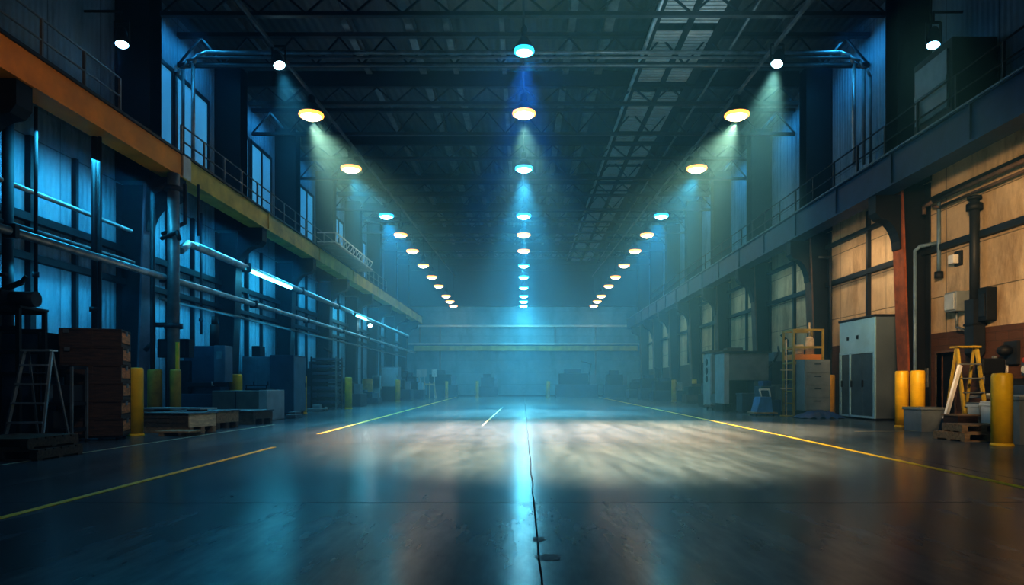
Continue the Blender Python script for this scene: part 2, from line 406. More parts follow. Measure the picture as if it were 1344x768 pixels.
for i, (x, w) in enumerate(((-8.4, .07), (-5.3, .10), (-3.42, .12), (-2.3, .09), (-.65, .07), (1.45, .10), (2.55, .14), (7.9, .08))):
    nm = ('hard against the yellow-beam side', 'outer on the yellow-beam side', 'bright middle one on the yellow-beam side', 'inner on the yellow-beam side', 'just off the middle lamp row',
          'between middle lamps and louvred strip', 'wide one beside the louvred strip', 'hard against the tan-wall side')[i]
    p = MB().box(x-w, x+w, Y0, YB-.6, 11.72, 11.75).box(x-.015, x+.015, Y0, YB-.6, 11.75, 12.05).box(x-w, x+w, Y0, YB-.6, 12.05, 12.08)
    solo('roof_purlin', p, 'grey', f'grey steel purlin running along the roof, {nm}', 'roof purlin', 'roof purlins', 'thing')
# louvred strip
ZL = 11.45
t = thing('louvred_roof_strip', 'pale double louvred strip running along the roof beside the middle lamps', 'roof vent', (4.75, 31, ZL), 0, None, 'thing')
for x, m, w in ((-.95, 'steel2', .10), (.03, 'steel2', .09), (1.0, 'steel2', .16)):
    part('frame_rail', MB().box(x-w, x+w, -28, 28, -.06, .12), m, t)
for x0, x1 in ((-.85, -.06), (.12, .84)):
    for a in range(13):
        m = MB().box(x0, x0+.02, -27.6+a*4.2, -23.9+a*4.2, .015, .03).box(x1-.02, x1, -27.6+a*4.2, -23.9+a*4.2, .015, .03)
        for q in range(20): m.box(x0, x1, -27.6+a*4.2+q*.19, -27.6+a*4.2+q*.19+.115, -.02, .016)
        part('louver_panel', m, 'palegrey', t)
solo('roof_pipe', MB().cyl((3.72, Y0, 11.2), (3.55, 56, 11.2), .06), 'lightsteel', 'pale pipe running along the roof beside the louvred strip', 'pipe')
solo('roof_pipe', MB().cyl((6.25, Y0, 11.1), (6.1, 56, 11.1), .04), 'grey', 'thin grey pipe along the roof on the far side of the louvred strip', 'pipe')
# cross pipes under the second truss, turned down at the walls
for i, (z, r, y) in enumerate(((10.98, .055, 20.55), (10.78, .045, 20.45), (10.60, .04, 20.55))):
    xa, xb = -9.5-.25*i, 9.5+.25*i
    solo('cross_pipe', MB().tube([(xa-.4, y, 7.6), (xa-.4, y, z-.35), (xa-.28, y, z-.1), (xa, y, z), (xb, y, z), (xb+.28, y, z-.1), (xb+.4, y, z-.35), (xb+.4, y, 7.6)], r), 'grey' if i else 'lightsteel',
         f'{("upper pale", "middle grey", "lower grey")[i]} pipe crossing the hall under the roof and bending down at both walls', 'pipe', 'pipes crossing under the roof')
# lamp conduits
def cxl(y): return -7.0 + (y-22.6)/(59.3-22.6)*.94
def cxr(y): return 7.04 + (y-22.6)/(59.3-22.6)*-.95
solo('lamp_conduit', MB().bar((cxl(Y0), Y0, 10.62), (cxl(60.4), 60.4, 10.62), .07, .1), 'grey', 'thin conduit carrying the lamp row on the yellow-beam side', 'conduit')
solo('lamp_conduit', MB().bar((cxr(Y0), Y0, 10.62), (cxr(60.4), 60.4, 10.62), .07, .1), 'grey', 'thin conduit carrying the lamp row on the tan-wall side', 'conduit')
solo('lamp_conduit', MB().bar((0, 16, 10.62), (0, 60.4, 10.62), .06, .08), 'steel', 'dark conduit carrying the middle lamp row', 'conduit')

# ------------------------------------------------------------------ lamps
def spot(loc, aim, col, watts, ang, blend=.6, r=.12):  # serves the visible lamps and the added fill spots
    l = bpy.data.lights.new('lamp_and_fill_light', 'SPOT'); l.energy = watts; l.color = col; l.spot_size = math.radians(ang); l.spot_blend = blend; l.shadow_soft_size = r
    o = bpy.data.objects.new('lamp_and_fill_light', l); C.objects.link(o); o.location = loc
    o.rotation_euler = (Vector(aim)-Vector(loc)).to_track_quat('-Z', 'Y').to_euler(); return o
def area(loc, aim, col, watts, sx, sy):
    l = bpy.data.lights.new('added_fill_light', 'AREA'); l.energy = watts; l.color = col; l.shape = 'RECTANGLE'; l.size = sx; l.size_y = sy
    o = bpy.data.objects.new('added_fill_light', l); C.objects.link(o); o.location = loc
    o.rotation_euler = (Vector(aim)-Vector(loc)).to_track_quat('-Z', 'Y').to_euler(); return o

BEAM = (1, .60, .34)
WARM, CREAM, CYAN, BLUE = (1, .72, .38), (1, .86, .62), (.03, .58, 1), (.02, .30, 1)
def highbay(x, y, z, top, lens, label, group, r=.33):
    rim = dict(l_warm='l_amber_halo', l_white='l_amber_halo', l_cyan='l_cyan_halo', l_streak='l_cyan_halo', l_blue='l_cyan_halo').get(lens)
    t = thing('pendant_lamp', label, 'lamp', (x, y, z), 0, group)
    part('lens', MB().lathe([(.001, -r*.42), (r*.45, -r*.36), (r*.8, -r*.2), (r, 0), (r*.98, .03)], seg=18), lens, t)
    if rim: part('halo_rim', MB().lathe([(r*1.0, -.03), (r*1.10, -.02), (r*1.13, .03), (r*1.08, .07)], seg=20), rim, t, 'glowing rim added as the lamp halo')
    part('shade', MB().lathe([(r*1.07, .05), (r*1.0, .12), (r*.8, .22), (r*.45, .36), (r*.3, .4)], seg=20), 'steel', t)
    part('housing', MB().lathe([(r*.3, .4), (r*.34, .42), (r*.34, .62), (r*.12, .70), (.02, .72)], seg=14), 'steel2', t)
    part('suspension_rod', MB().cyl((0, 0, .7), (0, 0, top-z), .018, seg=8), 'steel2', t)
    return t
DY_SIDE = [354, 284, 222, 197, 176, 157, 142, 130, 117, 110, 104]
XL = [409, 462, 503, 522, 539, 554, 565, 575, 585, 590, 595]
XRr = [967, 912, 870, 851, 834, 819, 808, 797, 788, 784, 780]
KIND = ['w', 'w', 'c', 'w', 'w', 's', 's', 's', 's', 's', 's']
NAMEK = dict(w='warm orange', c='cyan-white', s='small warm white', b='deep blue', m='warm white', t='cyan')
LENS = dict(w='l_warm', c='l_cyan', s='l_white', b='l_blue', m='l_warm', t='l_cyan')
for side, xs, who in ((-1, XL, 'the row on the yellow-beam side'), (1, XRr, 'the row on the tan-wall side')):
    for i, dy in enumerate(DY_SIDE):
        d = 9139/(dy+50); z = 1 + dy*d/F; x = cxl(d) if side < 0 else cxr(d)
        kd = KIND[i]
        highbay(x, d, z, 10.6, LENS[kd], f'{NAMEK[kd]} high-bay lamp, {ORD[i]} from the front in {who}', 'high-bay lamps in ' + who, .36 if i < 2 else .32)
        if i == 0: spot((x, d, z-.25), (side*.9, 15.0, 0), BEAM, 14000, 38, 1)
        elif i == 1: spot((x, d, z-.25), (side*1.6, 20, 0), (.22, .70, .85), 3600, 44, .8)
        elif i == 2: spot((x, d, z-.25), (side*3.0, 29, 0), CYAN, 3500, 60, .8)
        else: spot((x, d, z-.25), (side*3.6, d-2, 0), (.20, .72, .92), (2400, 2300, 2000, 1700, 1400, 1150, 950, 800, 650, 500, 350)[i], 32, .6)
KC = ['b', 'm', 'c', 't', 'w', 's', 't', 't', 't', 't', 't', 't']
DC = [438, 356, 284, 222, 197, 176, 157, 142, 128, 117, 110, 104]
KL = ['l_blue', 'l_warm', 'l_cyan'] + ['l_streak']*9; KL[4] = 'l_warm'; KL[5] = 'l_white'
for i, dy in enumerate(DC):
    d = 9139/(dy+50) if i else 18.3; z = 1 + dy*d/F; kd = KC[i]
    highbay(.02, d, z, 10.6, KL[i], f'{NAMEK[kd]} high-bay lamp, {ORD[i]} from the front in the middle row', 'high-bay lamps in the middle row', (.24, .34, .32)[min(i, 2)])
    col = dict(b=BLUE, m=WARM, c=(.30, .80, 1), t=(.08, .66, 1), w=(.22, .75, .95), s=(.22, .75, .95))[kd]
    pw = (3200, 4800, 9000, 5000, 4000, 2600, 2100, 1700, 1400, 1100, 850, 600)[i]
    spot((.02, d, z-.25), ((.02, d-3, 0), (.6, d-5.5, 0), (.02, d-2, 0))[i] if i < 3 else (.02, d-1, 0), col, pw, (46, 44, 54, 34)[min(i, 3)], .8)
# tilted spotlights on the conduits and floods on the upper columns
def spotlight(x, y, z, aim, lens, label, top, col, watts, ang, r=.16, arm=None):
    t = thing('spotlight', label, 'spotlight', (x, y, z))
    q = (Vector(aim)-Vector((x, y, z))).to_track_quat('-Z', 'Y').to_matrix().to_4x4()
    def tilt(mb): bmesh.ops.transform(mb.b, matrix=q, verts=mb.b.verts); return mb
    part('housing', tilt(MB().lathe([(r, -.05), (r*1.02, .1), (r*.8, .3), (r*.5, .42), (.02, .44)])), 'steel2', t)
    part('lens', tilt(MB().lathe([(.001, -.12), (r*.6, -.10), (r*.95, -.05), (r*.95, -.03)])), lens, t)
    yk = MB().bar((-r*1.15, 0, 0), (-r*1.15, 0, .5), .03, .06).bar((r*1.15, 0, 0), (r*1.15, 0, .5), .03, .06).bar((-r*1.15, 0, .5), (r*1.15, 0, .5), .03, .06)
    part('yoke', yk, 'steel2', t)
    pts = [(0, 0, .5), (0, 0, top-z)] if arm is None else [(0, 0, .5), (0, 0, .75), (arm, 0, .75)]
    part('mount', MB().tube(pts, .03, 8), 'steel2', t)
    dv = (Vector(aim)-Vector((x, y, z))).normalized()*.2
    spot(Vector((x, y, z))+dv, aim, col, watts, ang, .7)
spotlight(wx(366, 19.4), 19.4, wz(84, 19.4), (-3.2, 16.3, 0), 'l_spot', 'black tilted spotlight with cool white lens on the yellow-beam-side conduit', 10.6, (.45, .85, 1), 1600, 42)
spotlight(wx(1020, 19.4), 19.4, wz(82, 19.4), (4.2, 16.3, 0), 'l_spot', 'black tilted spotlight with pale beam on the tan-side conduit', 10.6, (1, .76, .50), 7500, 42)
spotlight(wx(160, 16.4), 16.4, wz(56, 16.4), (-8.2, 14.6, 0), 'l_flood', 'small blue-white floodlight hung above the orange beam', 10.6, (.1, .45, 1), 40, 90, .15, -.9)
spotlight(wx(1225, 16.4), 16.4, wz(57, 16.4), (8.2, 14.6, 0), 'l_flood', 'small blue-white floodlight hung above the tan-side walkway', 10.6, (.1, .45, 1), 40, 90, .15, .7)
# cyan tube lights on the pipe wall
for (a, b, lab) in ((23.1, 27.2, 'long cyan fluorescent tube light fixed along the upper wall pipe'), (37.6, 40.2, 'short cyan fluorescent tube light farther along the upper wall pipe')):
    t = thing('tube_light', lab, 'tube light', (-9.22, (a+b)/2, 4.86)); L = (b-a)/2
    part('tube', MB().cyl((0, -L, 0), (0, L, 0), .055), 'tube', t)
    part('reflector', MB().prism([(-.1, .06), (.1, .06), (.06, .12), (-.06, .12)], -L-.05, L+.05), 'grey', t)
    for s in (-1, 1): part('end_cap', MB().box(-.06, .06, s*(L+.05)-.05, s*(L+.05)+.05, -.06, .12), 'steel', t)
t = thing('wall_lamp', 'tiny white lamp on the pipe wall beyond the short tube light', 'lamp', (-9.35, 41.8, 4.65))
part('bulb', MB().ball((0, 0, 0), .11), 'l_spot', t); part('holder', MB().cyl((-.25, 0, .1), (0, 0, .1), .05), 'steel', t)

# ------------------------------------------------------------------ pipes on the blue-lit wall
def pipe(pts, r, m, label, clamps=None, nm='wall_pipe', cat='pipe'):
    lo = Vector(pts[0]); t = thing(nm, label, cat, lo)
    part('run', MB().tube([Vector(p)-lo for p in pts], r), m, t)
    for p in clamps or ():
        part('clamp', MB().box(-.04-r, .04+r, -.05, .05, -.04-r, .04+r), 'steel', t).location = Vector(p)-lo
    return t
pipe([(-9.2, Y0+4, 3.77), (-9.2, 58, 3.77)], .085, 'lightsteel', 'bright grey pipe at mid height along the whole blue-lit wall', [(-9.2, y, 3.77) for y in (12.3, 17.6, 23.4, 29.1, 34.8, 40.5)])
pipe([(-9.45, 18.9, 4.72), (-9.45, 19.3, 4.98), (-9.45, 19.8, 5.02), (-9.45, 56, 5.02)], .11, 'lightsteel', 'thick grey upper pipe starting at the tall riser and passing the tube lights', [(-9.45, y, 5.02) for y in (23.4, 29.1, 34.8)])
pipe([(-9.9, 12.7, 4.9), (-9.9, 17.3, 4.9)], .05, 'lightsteel', 'short thin bright pipe high on the wall before the plum-edged column')
pipe([(-9.9, 12.7, 4.12), (-9.9, 17.4, 4.12)], .05, 'grey', 'thin dull pipe just above the bright mid-height pipe')
pipe([(-9.8, 18.5, 3.35), (-9.8, 57, 3.35)], .05, 'grey', 'thin dark pipe just below the bright mid-height pipe')
# tall riser
t = thing('pipe_riser', 'thick vertical grey pipe rising from the double bollard to the crane beam', 'pipe', (-8.93, 17.5, 0))
part('run', MB().cyl((0, 0, 0), (0, 0, 6.4), .145, seg=18), 'grey', t)
for z in (2.45, 5.95): part('flange', MB().cyl((0, 0, z), (0, 0, z+.12), .22, seg=18), 'steel', t)
part('yellow_edge', MB().box(.10, .17, -.10, -.03, .5, 2.1), 'yellow', t, 'yellow painted guard strip')
part('side_run', MB().tube([(-.48, -.1, .1), (-.48, -.1, 5.9), (-.1, -.1, 6.1)], .06, 10), 'steel', t)
part('branch', MB().tube([(-.1, .05, 2.55), (-.55, .05, 2.55), (-.55, .05, 2.1), (-.75, .05, 1.9)], .06, 10), 'steel', t)
part('upper_branch', MB().tube([(-.3, 0, 4.75), (.25, -.3, 4.85), (.3, -.3, 4.65)], .05, 10).tube([(.2, .2, 6.2), (.2, .2, 5.2), (-.4, .2, 4.9)], .05, 10).tube([(.35, .6, 6.3), (.35, .6, 4.95)], .035, 8), 'steel', t)
# drop pipes
for (px, d, z0, z1, r, lab) in ((124, 14.9, 2.2, 6.4, .06, 'dark vertical conduit dropping beside the crate stack'), (131, 14.9, 0, 6.4, .04, 'thin dark vertical conduit just behind the crate stack'), (47, 13.3, 2.7, 6.4, .035, 'thin dark vertical conduit above the equipment stand'),
                            (10, 13.1, 0, 6.4, .10, 'dark vertical pipe at the picture edge behind the equipment stand'), (264, 21.5, 2.6, 6.4, .04, 'thin dark conduit dropping to the milling machine head')):
    x = wx(px, d); solo('drop_conduit', MB().cyl((x, d, z0), (x, d, z1), r, seg=10).cyl((x, d, z0+.4), (x, d, z0+.5), r*1.7, seg=10), 'steel', lab, 'conduit')
# double lower shelf rail / electrical boxes by the riser
t = thing('junction_box', 'dark electrical box on the wall between the crate stack and the tall riser', 'electrical box', (-9.75, 18.6, 1.75))
part('case', MB().box(-.1, .75, -.15, .15, 0, .5, .015), 'steel2', t); part('cover', MB().box(0, .65, -.17, -.15, .06, .44), 'steel', t)
part('feed_pipe', MB().cyl((.3, 0, -1.7), (.3, 0, 0), .04), 'grey', t)

# ------------------------------------------------------------------ tan wall fittings
t = pipe([(10.28, 12.7, 5.62), (10.28, 17.2, 5.62), (10.2, 17.45, 5.55), (10.2, 17.45, 5.35)], .05, 'brownsteel', 'brown conduit running high along the tan wall', nm='wall_conduit', cat='conduit')
part('second_run', MB().tube([(.1, 0, -.17), (.1, 4.4, -.17), (.05, 4.6, -.1)], .035, 10), 'brownsteel', t)
t = thing('duct_pipe', 'thick dark vertical duct on the tan wall ending in a square spout above the workbench', 'duct', (10.36, 15.75, 1.62))
part('upper_pipe', MB().cyl((0, 0, 1.3), (0, 0, 3.72), .10), 'steel', t)
part('collar', MB().cyl((0, 0, 3.4), (0, 0, 3.55), .17).cyl((0, 0, 3.65), (0, 0, 3.72), .15), 'steel2', t)
part('lower_duct', MB().prism([(-.13, 1.35), (.14, 1.35), (.14, .15), (.02, -.02), (-.13, .12)], -.16, .16), 'steel', t)
part('strap', MB().box(-.15, .16, -.18, .18, .75, .8), 'steel2', t)
t = thing('electrical_box', 'grey electrical switch box beside the dark vertical duct', 'electrical box', (10.33, 16.35, 2.75))
part('case', MB().box(-.16, .2, -.22, .22, 0, .48, .03), 'greypaint', t)
part('cover', MB().box(-.19, -.16, -.18, .18, .05, .43, .01), 'palegrey', t); part('pipe_stub', MB().tube([(0, 0, 0), (0, 0, -.35), (.1, -.3, -.5)], .03, 8), 'grey', t)
t = thing('electrical_box', 'dark fuse box tucked behind the vertical duct', 'electrical box', (10.42, 15.4, 2.45))
part('case', MB().box(-.12, .12, -.14, .14, 0, .75, .02), 'steel2', t); part('cover', MB().box(-.14, -.12, -.1, .1, .1, .6), 'steel', t)
t = thing('vertical_conduit', 'short blue-grey vertical conduit with end fitting high on the tan wall', 'conduit', (10.42, 17.2, 3.75))
part('run', MB().cyl((0, 0, 0), (0, 0, 1.85), .045), 'bluegrey', t); part('fitting', MB().cyl((0, 0, -.06), (0, 0, .1), .10), 'steel', t)
t = thing('wall_sensor', 'small white box sensor with dark back plate on the tan wall', 'sensor', (10.46, 16.65, 3.95))
part('case', MB().box(-.10, .06, -.12, .10, 0, .22, .02), 'white', t); part('back_plate', MB().box(.03, .085, -.2, .05, -.05, .3), 'steel', t)
solo('thin_cable', MB().tube([(10.36, 13.85, 5.6), (10.36, 13.8, 4.3), (10.53, 13.85, 3.9), (10.53, 13.9, 3.0)], .02, 8), 'steel2', 'thin black cable hanging down the tan wall above the workbench end', 'cable')
solo('column_pipe', MB().tube([(10.05, 17.6, 0), (10.05, 17.6, 4.45), (10.12, 17.5, 4.55), (10.45, 17.32, 4.6)], .045, 10), 'bluegrey', 'blue-grey vertical pipe standing against the rust-edged column', 'pipe')
solo('column_pipe', MB().tube([(10.3, 23.0, 2.2), (10.3, 23.0, 5.3), (9.9, 23.0, 5.3)], .045, 10), 'steel', 'dark thin pipe on the column behind the yellow rack', 'pipe')
solo('wall_switch', MB().box(10.48, 10.55, 17.78, 17.92, .95, 1.45, .01).box(10.46, 10.48, 17.8, 17.9, 1.3, 1.4).box(10.46, 10.48, 17.8, 17.9, 1.1, 1.2), 'grey', 'narrow grey push-button station beside the dark doorway', 'switch')
t = thing('socket_box', 'square white socket box on the brick wall over the workbench', 'socket', (10.48, 15.05, 1.27))
part('plate', MB().box(-.05, .065, -.15, .15, 0, .3, .02), 'white', t); part('outlet', MB().box(-.065, -.05, -.07, .07, .09, .21), 'grey', t)
t = thing('wall_bracket_lamp', 'dark round wall fitting above the white socket box', 'fitting', (10.4, 14.75, 1.75))
part('dome', MB().ball((-.05, 0, 0), .15, (1, 1, .8)), 'steel2', t); part('plate', MB().box(.07, .145, -.2, .2, -.3, .2), 'steel', t)
t = thing('fire_alarm_bell', 'dull red bell box on the brick wall near the frame edge', 'alarm bell', (10.38, 14.05, 1.3))
part('case', MB().box(-.1, .16, -.13, .13, -.1, .2, .03), 'darkblue', t); part('dome', MB().ball((-.02, 0, .22), .12, (1, 1, .7)), 'red', t); part('face', MB().cyl((-.1, 0, .03), (-.13, 0, .03), .08), 'palegrey', t)

# ------------------------------------------------------------------ floor markings
def stripe(p0, p1, w, m, label):
    p0 = Vector((*p0, .003)); p1 = Vector((*p1, .003)); solo('lane_line', MB().bar(p0, p1, w, .004), m, label, 'floor line')
stripe((-3.93, 5.0), (-4.04, 11.1), .075, 'line', 'yellow lane line on the floor, near stretch on the yellow-beam side')
stripe((-4.20, 14.06), (-5.75, 59), .10, 'line', 'yellow lane line on the yellow-beam side, stretch beyond the gap')
stripe((4.86, 6.0), (5.17, 14.0), .085, 'line', 'bright yellow lane line on the floor, near stretch on the tan-wall side')
stripe((5.17, 14.12), (6.4, 58), .10, 'line', 'paler yellow lane line running on to the end wall on the tan-wall side')
stripe((-6.55, 8.6), (-6.35, 17.5), .05, 'pale_line', 'thin faded line beside the pallets and crate stack')
stripe((7.2, 14.9), (9.2, 15.05), .05, 'pale_line', 'thin faded cross line on the floor before the pair of bollards')
stripe((-1.02, 17), (-.95, 31), .05, 'pale_line', 'thin pale line near the middle of the floor')

def stain(x, y, w, l, label):
    m = MB(); k = 26; rnd = random.Random(int(x*100+y*10)); v = []
    for i in range(k):
        a = 2*math.pi*i/k; q = .55+.45*rnd.random(); v.append(m.b.verts.new((x+math.cos(a)*w*q, y+math.sin(a)*l*q, .002)))
    m.b.faces.new(v); solo('oil_stain', m, 'oil', label, 'stain')
stain(.14, 3.98, .09, .10, 'small dark oil stain beside the middle floor joint')
stain(.10, 4.45, .05, .09, 'smaller dark oil spot beyond the stain on the middle floor joint')
# ------------------------------------------------------------------ bollards
def bollard(x, y, label, r=.15, h=1.35, m='yellow'):
    t = thing('bollard', label, 'bollard', (x, y, 0), 0, 'yellow bollards')
    part('post', MB().lathe([(r, .03), (r, h-.05), (r*.93, h-.012), (r*.8, h), (.01, h+.006)], seg=22), m, t)
    part('base', MB().lathe([(r*1.12, 0), (r*1.12, .02), (r, .05)], seg=22), m, t)
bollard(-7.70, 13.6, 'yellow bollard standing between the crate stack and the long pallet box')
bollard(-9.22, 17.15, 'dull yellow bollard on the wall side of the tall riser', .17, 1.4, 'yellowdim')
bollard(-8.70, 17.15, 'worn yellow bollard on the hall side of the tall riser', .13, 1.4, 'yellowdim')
bollard(-8.98, 21.42, 'thick yellow bollard standing behind the grey-green box', .19, 1.35)
bollard(-7.83, 24.3, 'yellow bollard beside the tall dark blue cabinet')
bollard(-7.45, 29.2, 'yellow bollard beside the dark slatted rack')
bollard(-7.80, 42.6, 'slim yellow bollard beyond the dark machines on the pipe-wall side')
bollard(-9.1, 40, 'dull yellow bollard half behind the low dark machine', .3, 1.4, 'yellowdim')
bollard(9.08, 16.45, 'bright yellow bollard touching the shaded cabinet side, one of the pair by the rust-edged column')
bollard(9.20, 16.0, 'bright yellow bollard by the grey bin, one of the pair by the rust-edged column', .155)
bollard(7.92, 11.35, 'big bright yellow bollard in front of the workbench and white bins', .155, 1.2)
bollard(9.35, 42.6, 'slim yellow bollard on the tan-wall side before the end wall')
bollard(10.1, 40.5, 'slim yellow bollard close against the tan-side columns')
bollard(10.1, 22.6, 'dim yellow bollard between the drawer cabinet and the big pale blue cabinet', .16)
bollard(2.1, 58, 'lone slim yellow bollard at the middle of the end wall')
bollard(-3.9, 58, 'faint yellow bollard before the end wall beside the box machine', .13)
bollard(-6.5, 58, 'faint yellow bollard before the end wall on the pipe-wall side', .13)

# ------------------------------------------------------------------ generic furniture
def pallet(x, y, rz, w, l, label, m='darkwood', z=0, group=None):
    t = thing('pallet', label, 'pallet', (x, y, z), rz, group)
    d = MB(); nb = 6
    for i in range(nb):
        yy = -l/2 + (i+.5)*l/nb; d.box(-w/2, w/2, yy-l/nb*.4, yy+l/nb*.4, .12, .145)
    part('deck_boards', d, m, t)
    b = MB()
    for i in (-1, 0, 1): b.box(-w/2, w/2, i*(l/2-.06)-.05, i*(l/2-.06)+.05, 0, .022)
    part('bottom_boards', b, m, t)
    for i in (-1, 0, 1):
        xx = i*(w/2-.05); part('stringer', MB().box(xx-.05, xx+.05, -l/2, l/2, .022, .12), m, t)
    return t
def cabinet(name, label, cat, x0, x1, y0, y1, h, m, dm=None, doors=2, face='y', cols=True, hm='steel', z=0, foot=.08):
    """upright cabinet; doors on the camera side ('y') or on the hall side ('+x' / '-x')"""
    xc, yc = (x0+x1)/2, (y0+y1)/2; t = thing(name, label, cat, (xc, yc, z)); w, l = (x1-x0)/2, (y1-y0)/2
    part('body', MB().box(-w, w, -l, l, foot, h, .012), m, t)
    if foot: part('plinth', MB().box(-w+.03, w-.03, -l+.03, l-.03, 0, foot), 'steel2', t)
    for i in range(doors):
        if face == 'y':
            if cols: a, b, c, d = -w+2*w*i/doors+.02, -w+2*w*(i+1)/doors-.02, foot+.05, h-.05
            else: a, b, c, d = -w+.03, w-.03, foot+.03+(h-foot-.06)*i/doors, foot+(h-foot-.06)*(i+1)/doors
            dr = part('door' if cols else 'drawer', MB().box(a, b, -l-.025, -l, c, d, .006), dm or m, t)
            hx = b-.08 if cols else (a+b)/2; hz = (c+d)/2
            part('handle', MB().box(hx-.015, hx+.015, -l-.06, -l-.025, hz-.08, hz+.08) if cols else MB().box(hx-.1, hx+.1, -l-.05, -l-.025, d-.1, d-.07), hm, dr)
        else:
            s = 1 if face == '+x' else -1
            a, b = -l+2*l*i/doors+.02, -l+2*l*(i+1)/doors-.02
            dr = part('door', MB().box(s*w, s*(w+.025), a, b, foot+.05, h-.05, .006), dm or m, t)
            part('handle', MB().box(s*(w+.025), s*(w+.06), b-.1, b-.07, h*.5-.08, h*.5+.08), hm, dr)
    return t
def bin_(name, label, cat, x, y, w, l, h, m, lid=None, taper=.88, rz=0):
    t = thing(name, label, cat, (x, y, 0), rz)
    b = MB(); v = []
    for z, k in ((0, taper), (h, 1)):
        v.append([b.b.verts.new((sx*w/2*k, sy*l/2*k, z)) for sx, sy in ((-1, -1), (1, -1), (1, 1), (-1, 1))])
    b.b.faces.new(v[0][::-1]); b.b.faces.new(v[1])
    for i in range(4): b.b.faces.new((v[0][i], v[0][(i+1) % 4], v[1][(i+1) % 4], v[1][i]))
    part('body', b, m, t)
    part('rim', MB().box(-w/2-.02, w/2+.02, -l/2-.02, l/2+.02, h-.05, h+.005, .008), m, t)
    if lid: part('lid', MB().box(-w/2-.01, w/2+.01, -l/2-.01, l/2+.01, h+.005, h+.04, .01), lid, t)
    return t

# ------------------------------------------------------------------ crate stack, pallet boxes, grey box  (pipe-wall side)
cr = math.radians(20)
ct = ['topmost of the tall brown stack', 'second from the top of the tall brown stack', 'third from the top of the tall brown stack', 'third from the bottom of the tall brown stack', 'second from the bottom of the tall brown stack', 'bottom one of the tall brown stack']
cw, cl, chh = .98, .85, .325
def crate(label, loc):
    t = thing('storage_crate', label, 'crate', loc, cr, 'stacked brown crates')
    b = MB().box(-cw/2+.02, cw/2-.02, -cl/2+.02, cl/2-.02, .05, chh-.03)
    part('box_boards', b, 'crate', t)
    part('end_boards', MB().box(cw/2-.02, cw/2-.002, -cl/2+.05, cl/2-.05, .08, chh-.06), 'crateend_lit', t, 'end boards coloured as warmly lit')
    part('lid', MB().box(-cw/2, cw/2, -cl/2, cl/2, chh-.035, chh-.002, .006), 'crate', t)
    part('bottom_frame', MB().box(-cw/2, cw/2, -cl/2, cl/2, .0, .05, .006), 'crate', t)
    for sx in (-1, 1):
        for sy in (-1, 1): part('corner_post', MB().box(sx*cw/2-.04*(sx > 0), sx*cw/2+.04*(sx < 0), sy*cl/2-.04*(sy > 0), sy*cl/2+.04*(sy < 0), .05, chh-.035), 'crate', t)
    part('batten', MB().box(-.035, .035, -cl/2-.002, -cl/2+.02, .05, chh-.035), 'crate', t)
    part('latch', MB().box(cw/2-.01, cw/2+.018, -.05, .05, chh-.1, chh-.02), 'grey', t)
    part('latch', MB().box(-.42, -.34, -cl/2-.015, -cl/2+.02, chh-.09, chh-.02), 'grey', t)
    return t
c0 = None
for i in range(6):
    loc = (-7.93+.012*(i % 2), 12.73, .08 + chh*(5-i))
    c0 = crate('brown wooden crate with dark lid, ' + ct[i], loc) if c0 is None else dup(c0, loc, cr+(.02 if i % 2 else -.01), 'brown wooden crate with dark lid, ' + ct[i])
t = thing('crate_dolly', 'low dark dolly under the brown crate stack', 'dolly', (-7.93, 12.73, 0), cr)
part('platform', MB().box(-.47, .47, -.4, .4, .05, .08), 'steel2', t)
for sx in (-.4, .4):
    for sy in (-.32, .32): part('wheel', MB().cyl((sx-.02, sy, .035), (sx+.02, sy, .035), .035, seg=10), 'rubber', t)

pallet(-6.95, 9.55, .04, 1.0, 1.0, 'lower dark wooden pallet at the foot of the step ladder', 'darkwood', 0, 'two stacked pallets by the step ladder')
pallet(-7.03, 9.6, -.03, .95, 1.0, 'upper dark wooden pallet resting on another by the step ladder', 'darkwood', .148, 'two stacked pallets by the step ladder')

def pallet_box(x0, x1, y0, y1, h, label, rz, endm='palewood'):
    xc, yc = (x0+x1)/2, (y0+y1)/2; w, l = (x1-x0)/2, (y1-y0)/2
    t = thing('pallet_box', label, 'pallet box', (xc, yc, 0), rz)
    sl = MB()
    for i in range(3): sl.box(-w, w-.03, -l, -l+.025, .13+(h-.16)*i/3, .12+(h-.16)*(i+1)/3)
    part('front_boards', sl, 'darkwood', t)
    part('end_panel', MB().box(w-.03, w, -l, l, .13, h-.03), endm, t, 'pale wooden end panel' if endm == 'palewood' else None)
    part('back_boards', MB().box(-w, w-.03, l-.025, l, .13, h-.03).box(-w, -w+.03, -l, l, .13, h-.03), 'darkwood', t)
    part('lid', MB().box(-w-.03, w+.03, -l-.03, l+.03, h-.03, h), 'grey', t)
    for i in (-1, 0, 1): part('skid', MB().box(-w, w, i*(l-.06)-.05, i*(l-.06)+.05, 0, .13), 'darkwood' if endm != 'palewood' else 'wood', t)
    return t
pallet_box(-8.05, -6.75, 14.35, 15.1, .43, 'long dark wooden pallet box with a pale end panel', -.32)
pallet_box(-8.1, -6.95, 15.9, 16.7, .42, 'dark wooden pallet box with slatted end, second in the low row', -.22, 'wood')
pallet_box(-8.0, -6.8, 17.55, 18.5, .36, 'low dark pallet box before the grey-green box', -.15, 'darkwood')
solo('metal_sheet', MB().box(-8.6, -7.0, 15.15, 15.75, .47, .50, rz=-.2), 'lightsteel', 'flat grey metal sheet lying on top across the pallet boxes', 'sheet')
solo('support_block', MB().box(-8.55, -8.15, 15.25, 15.75, 0, .47, rz=-.2).box(-7.5, -7.2, 15.3, 15.6, 0, .47, rz=-.2), 'darkwood', 'dark timber blocks holding up the flat metal sheet', 'block')
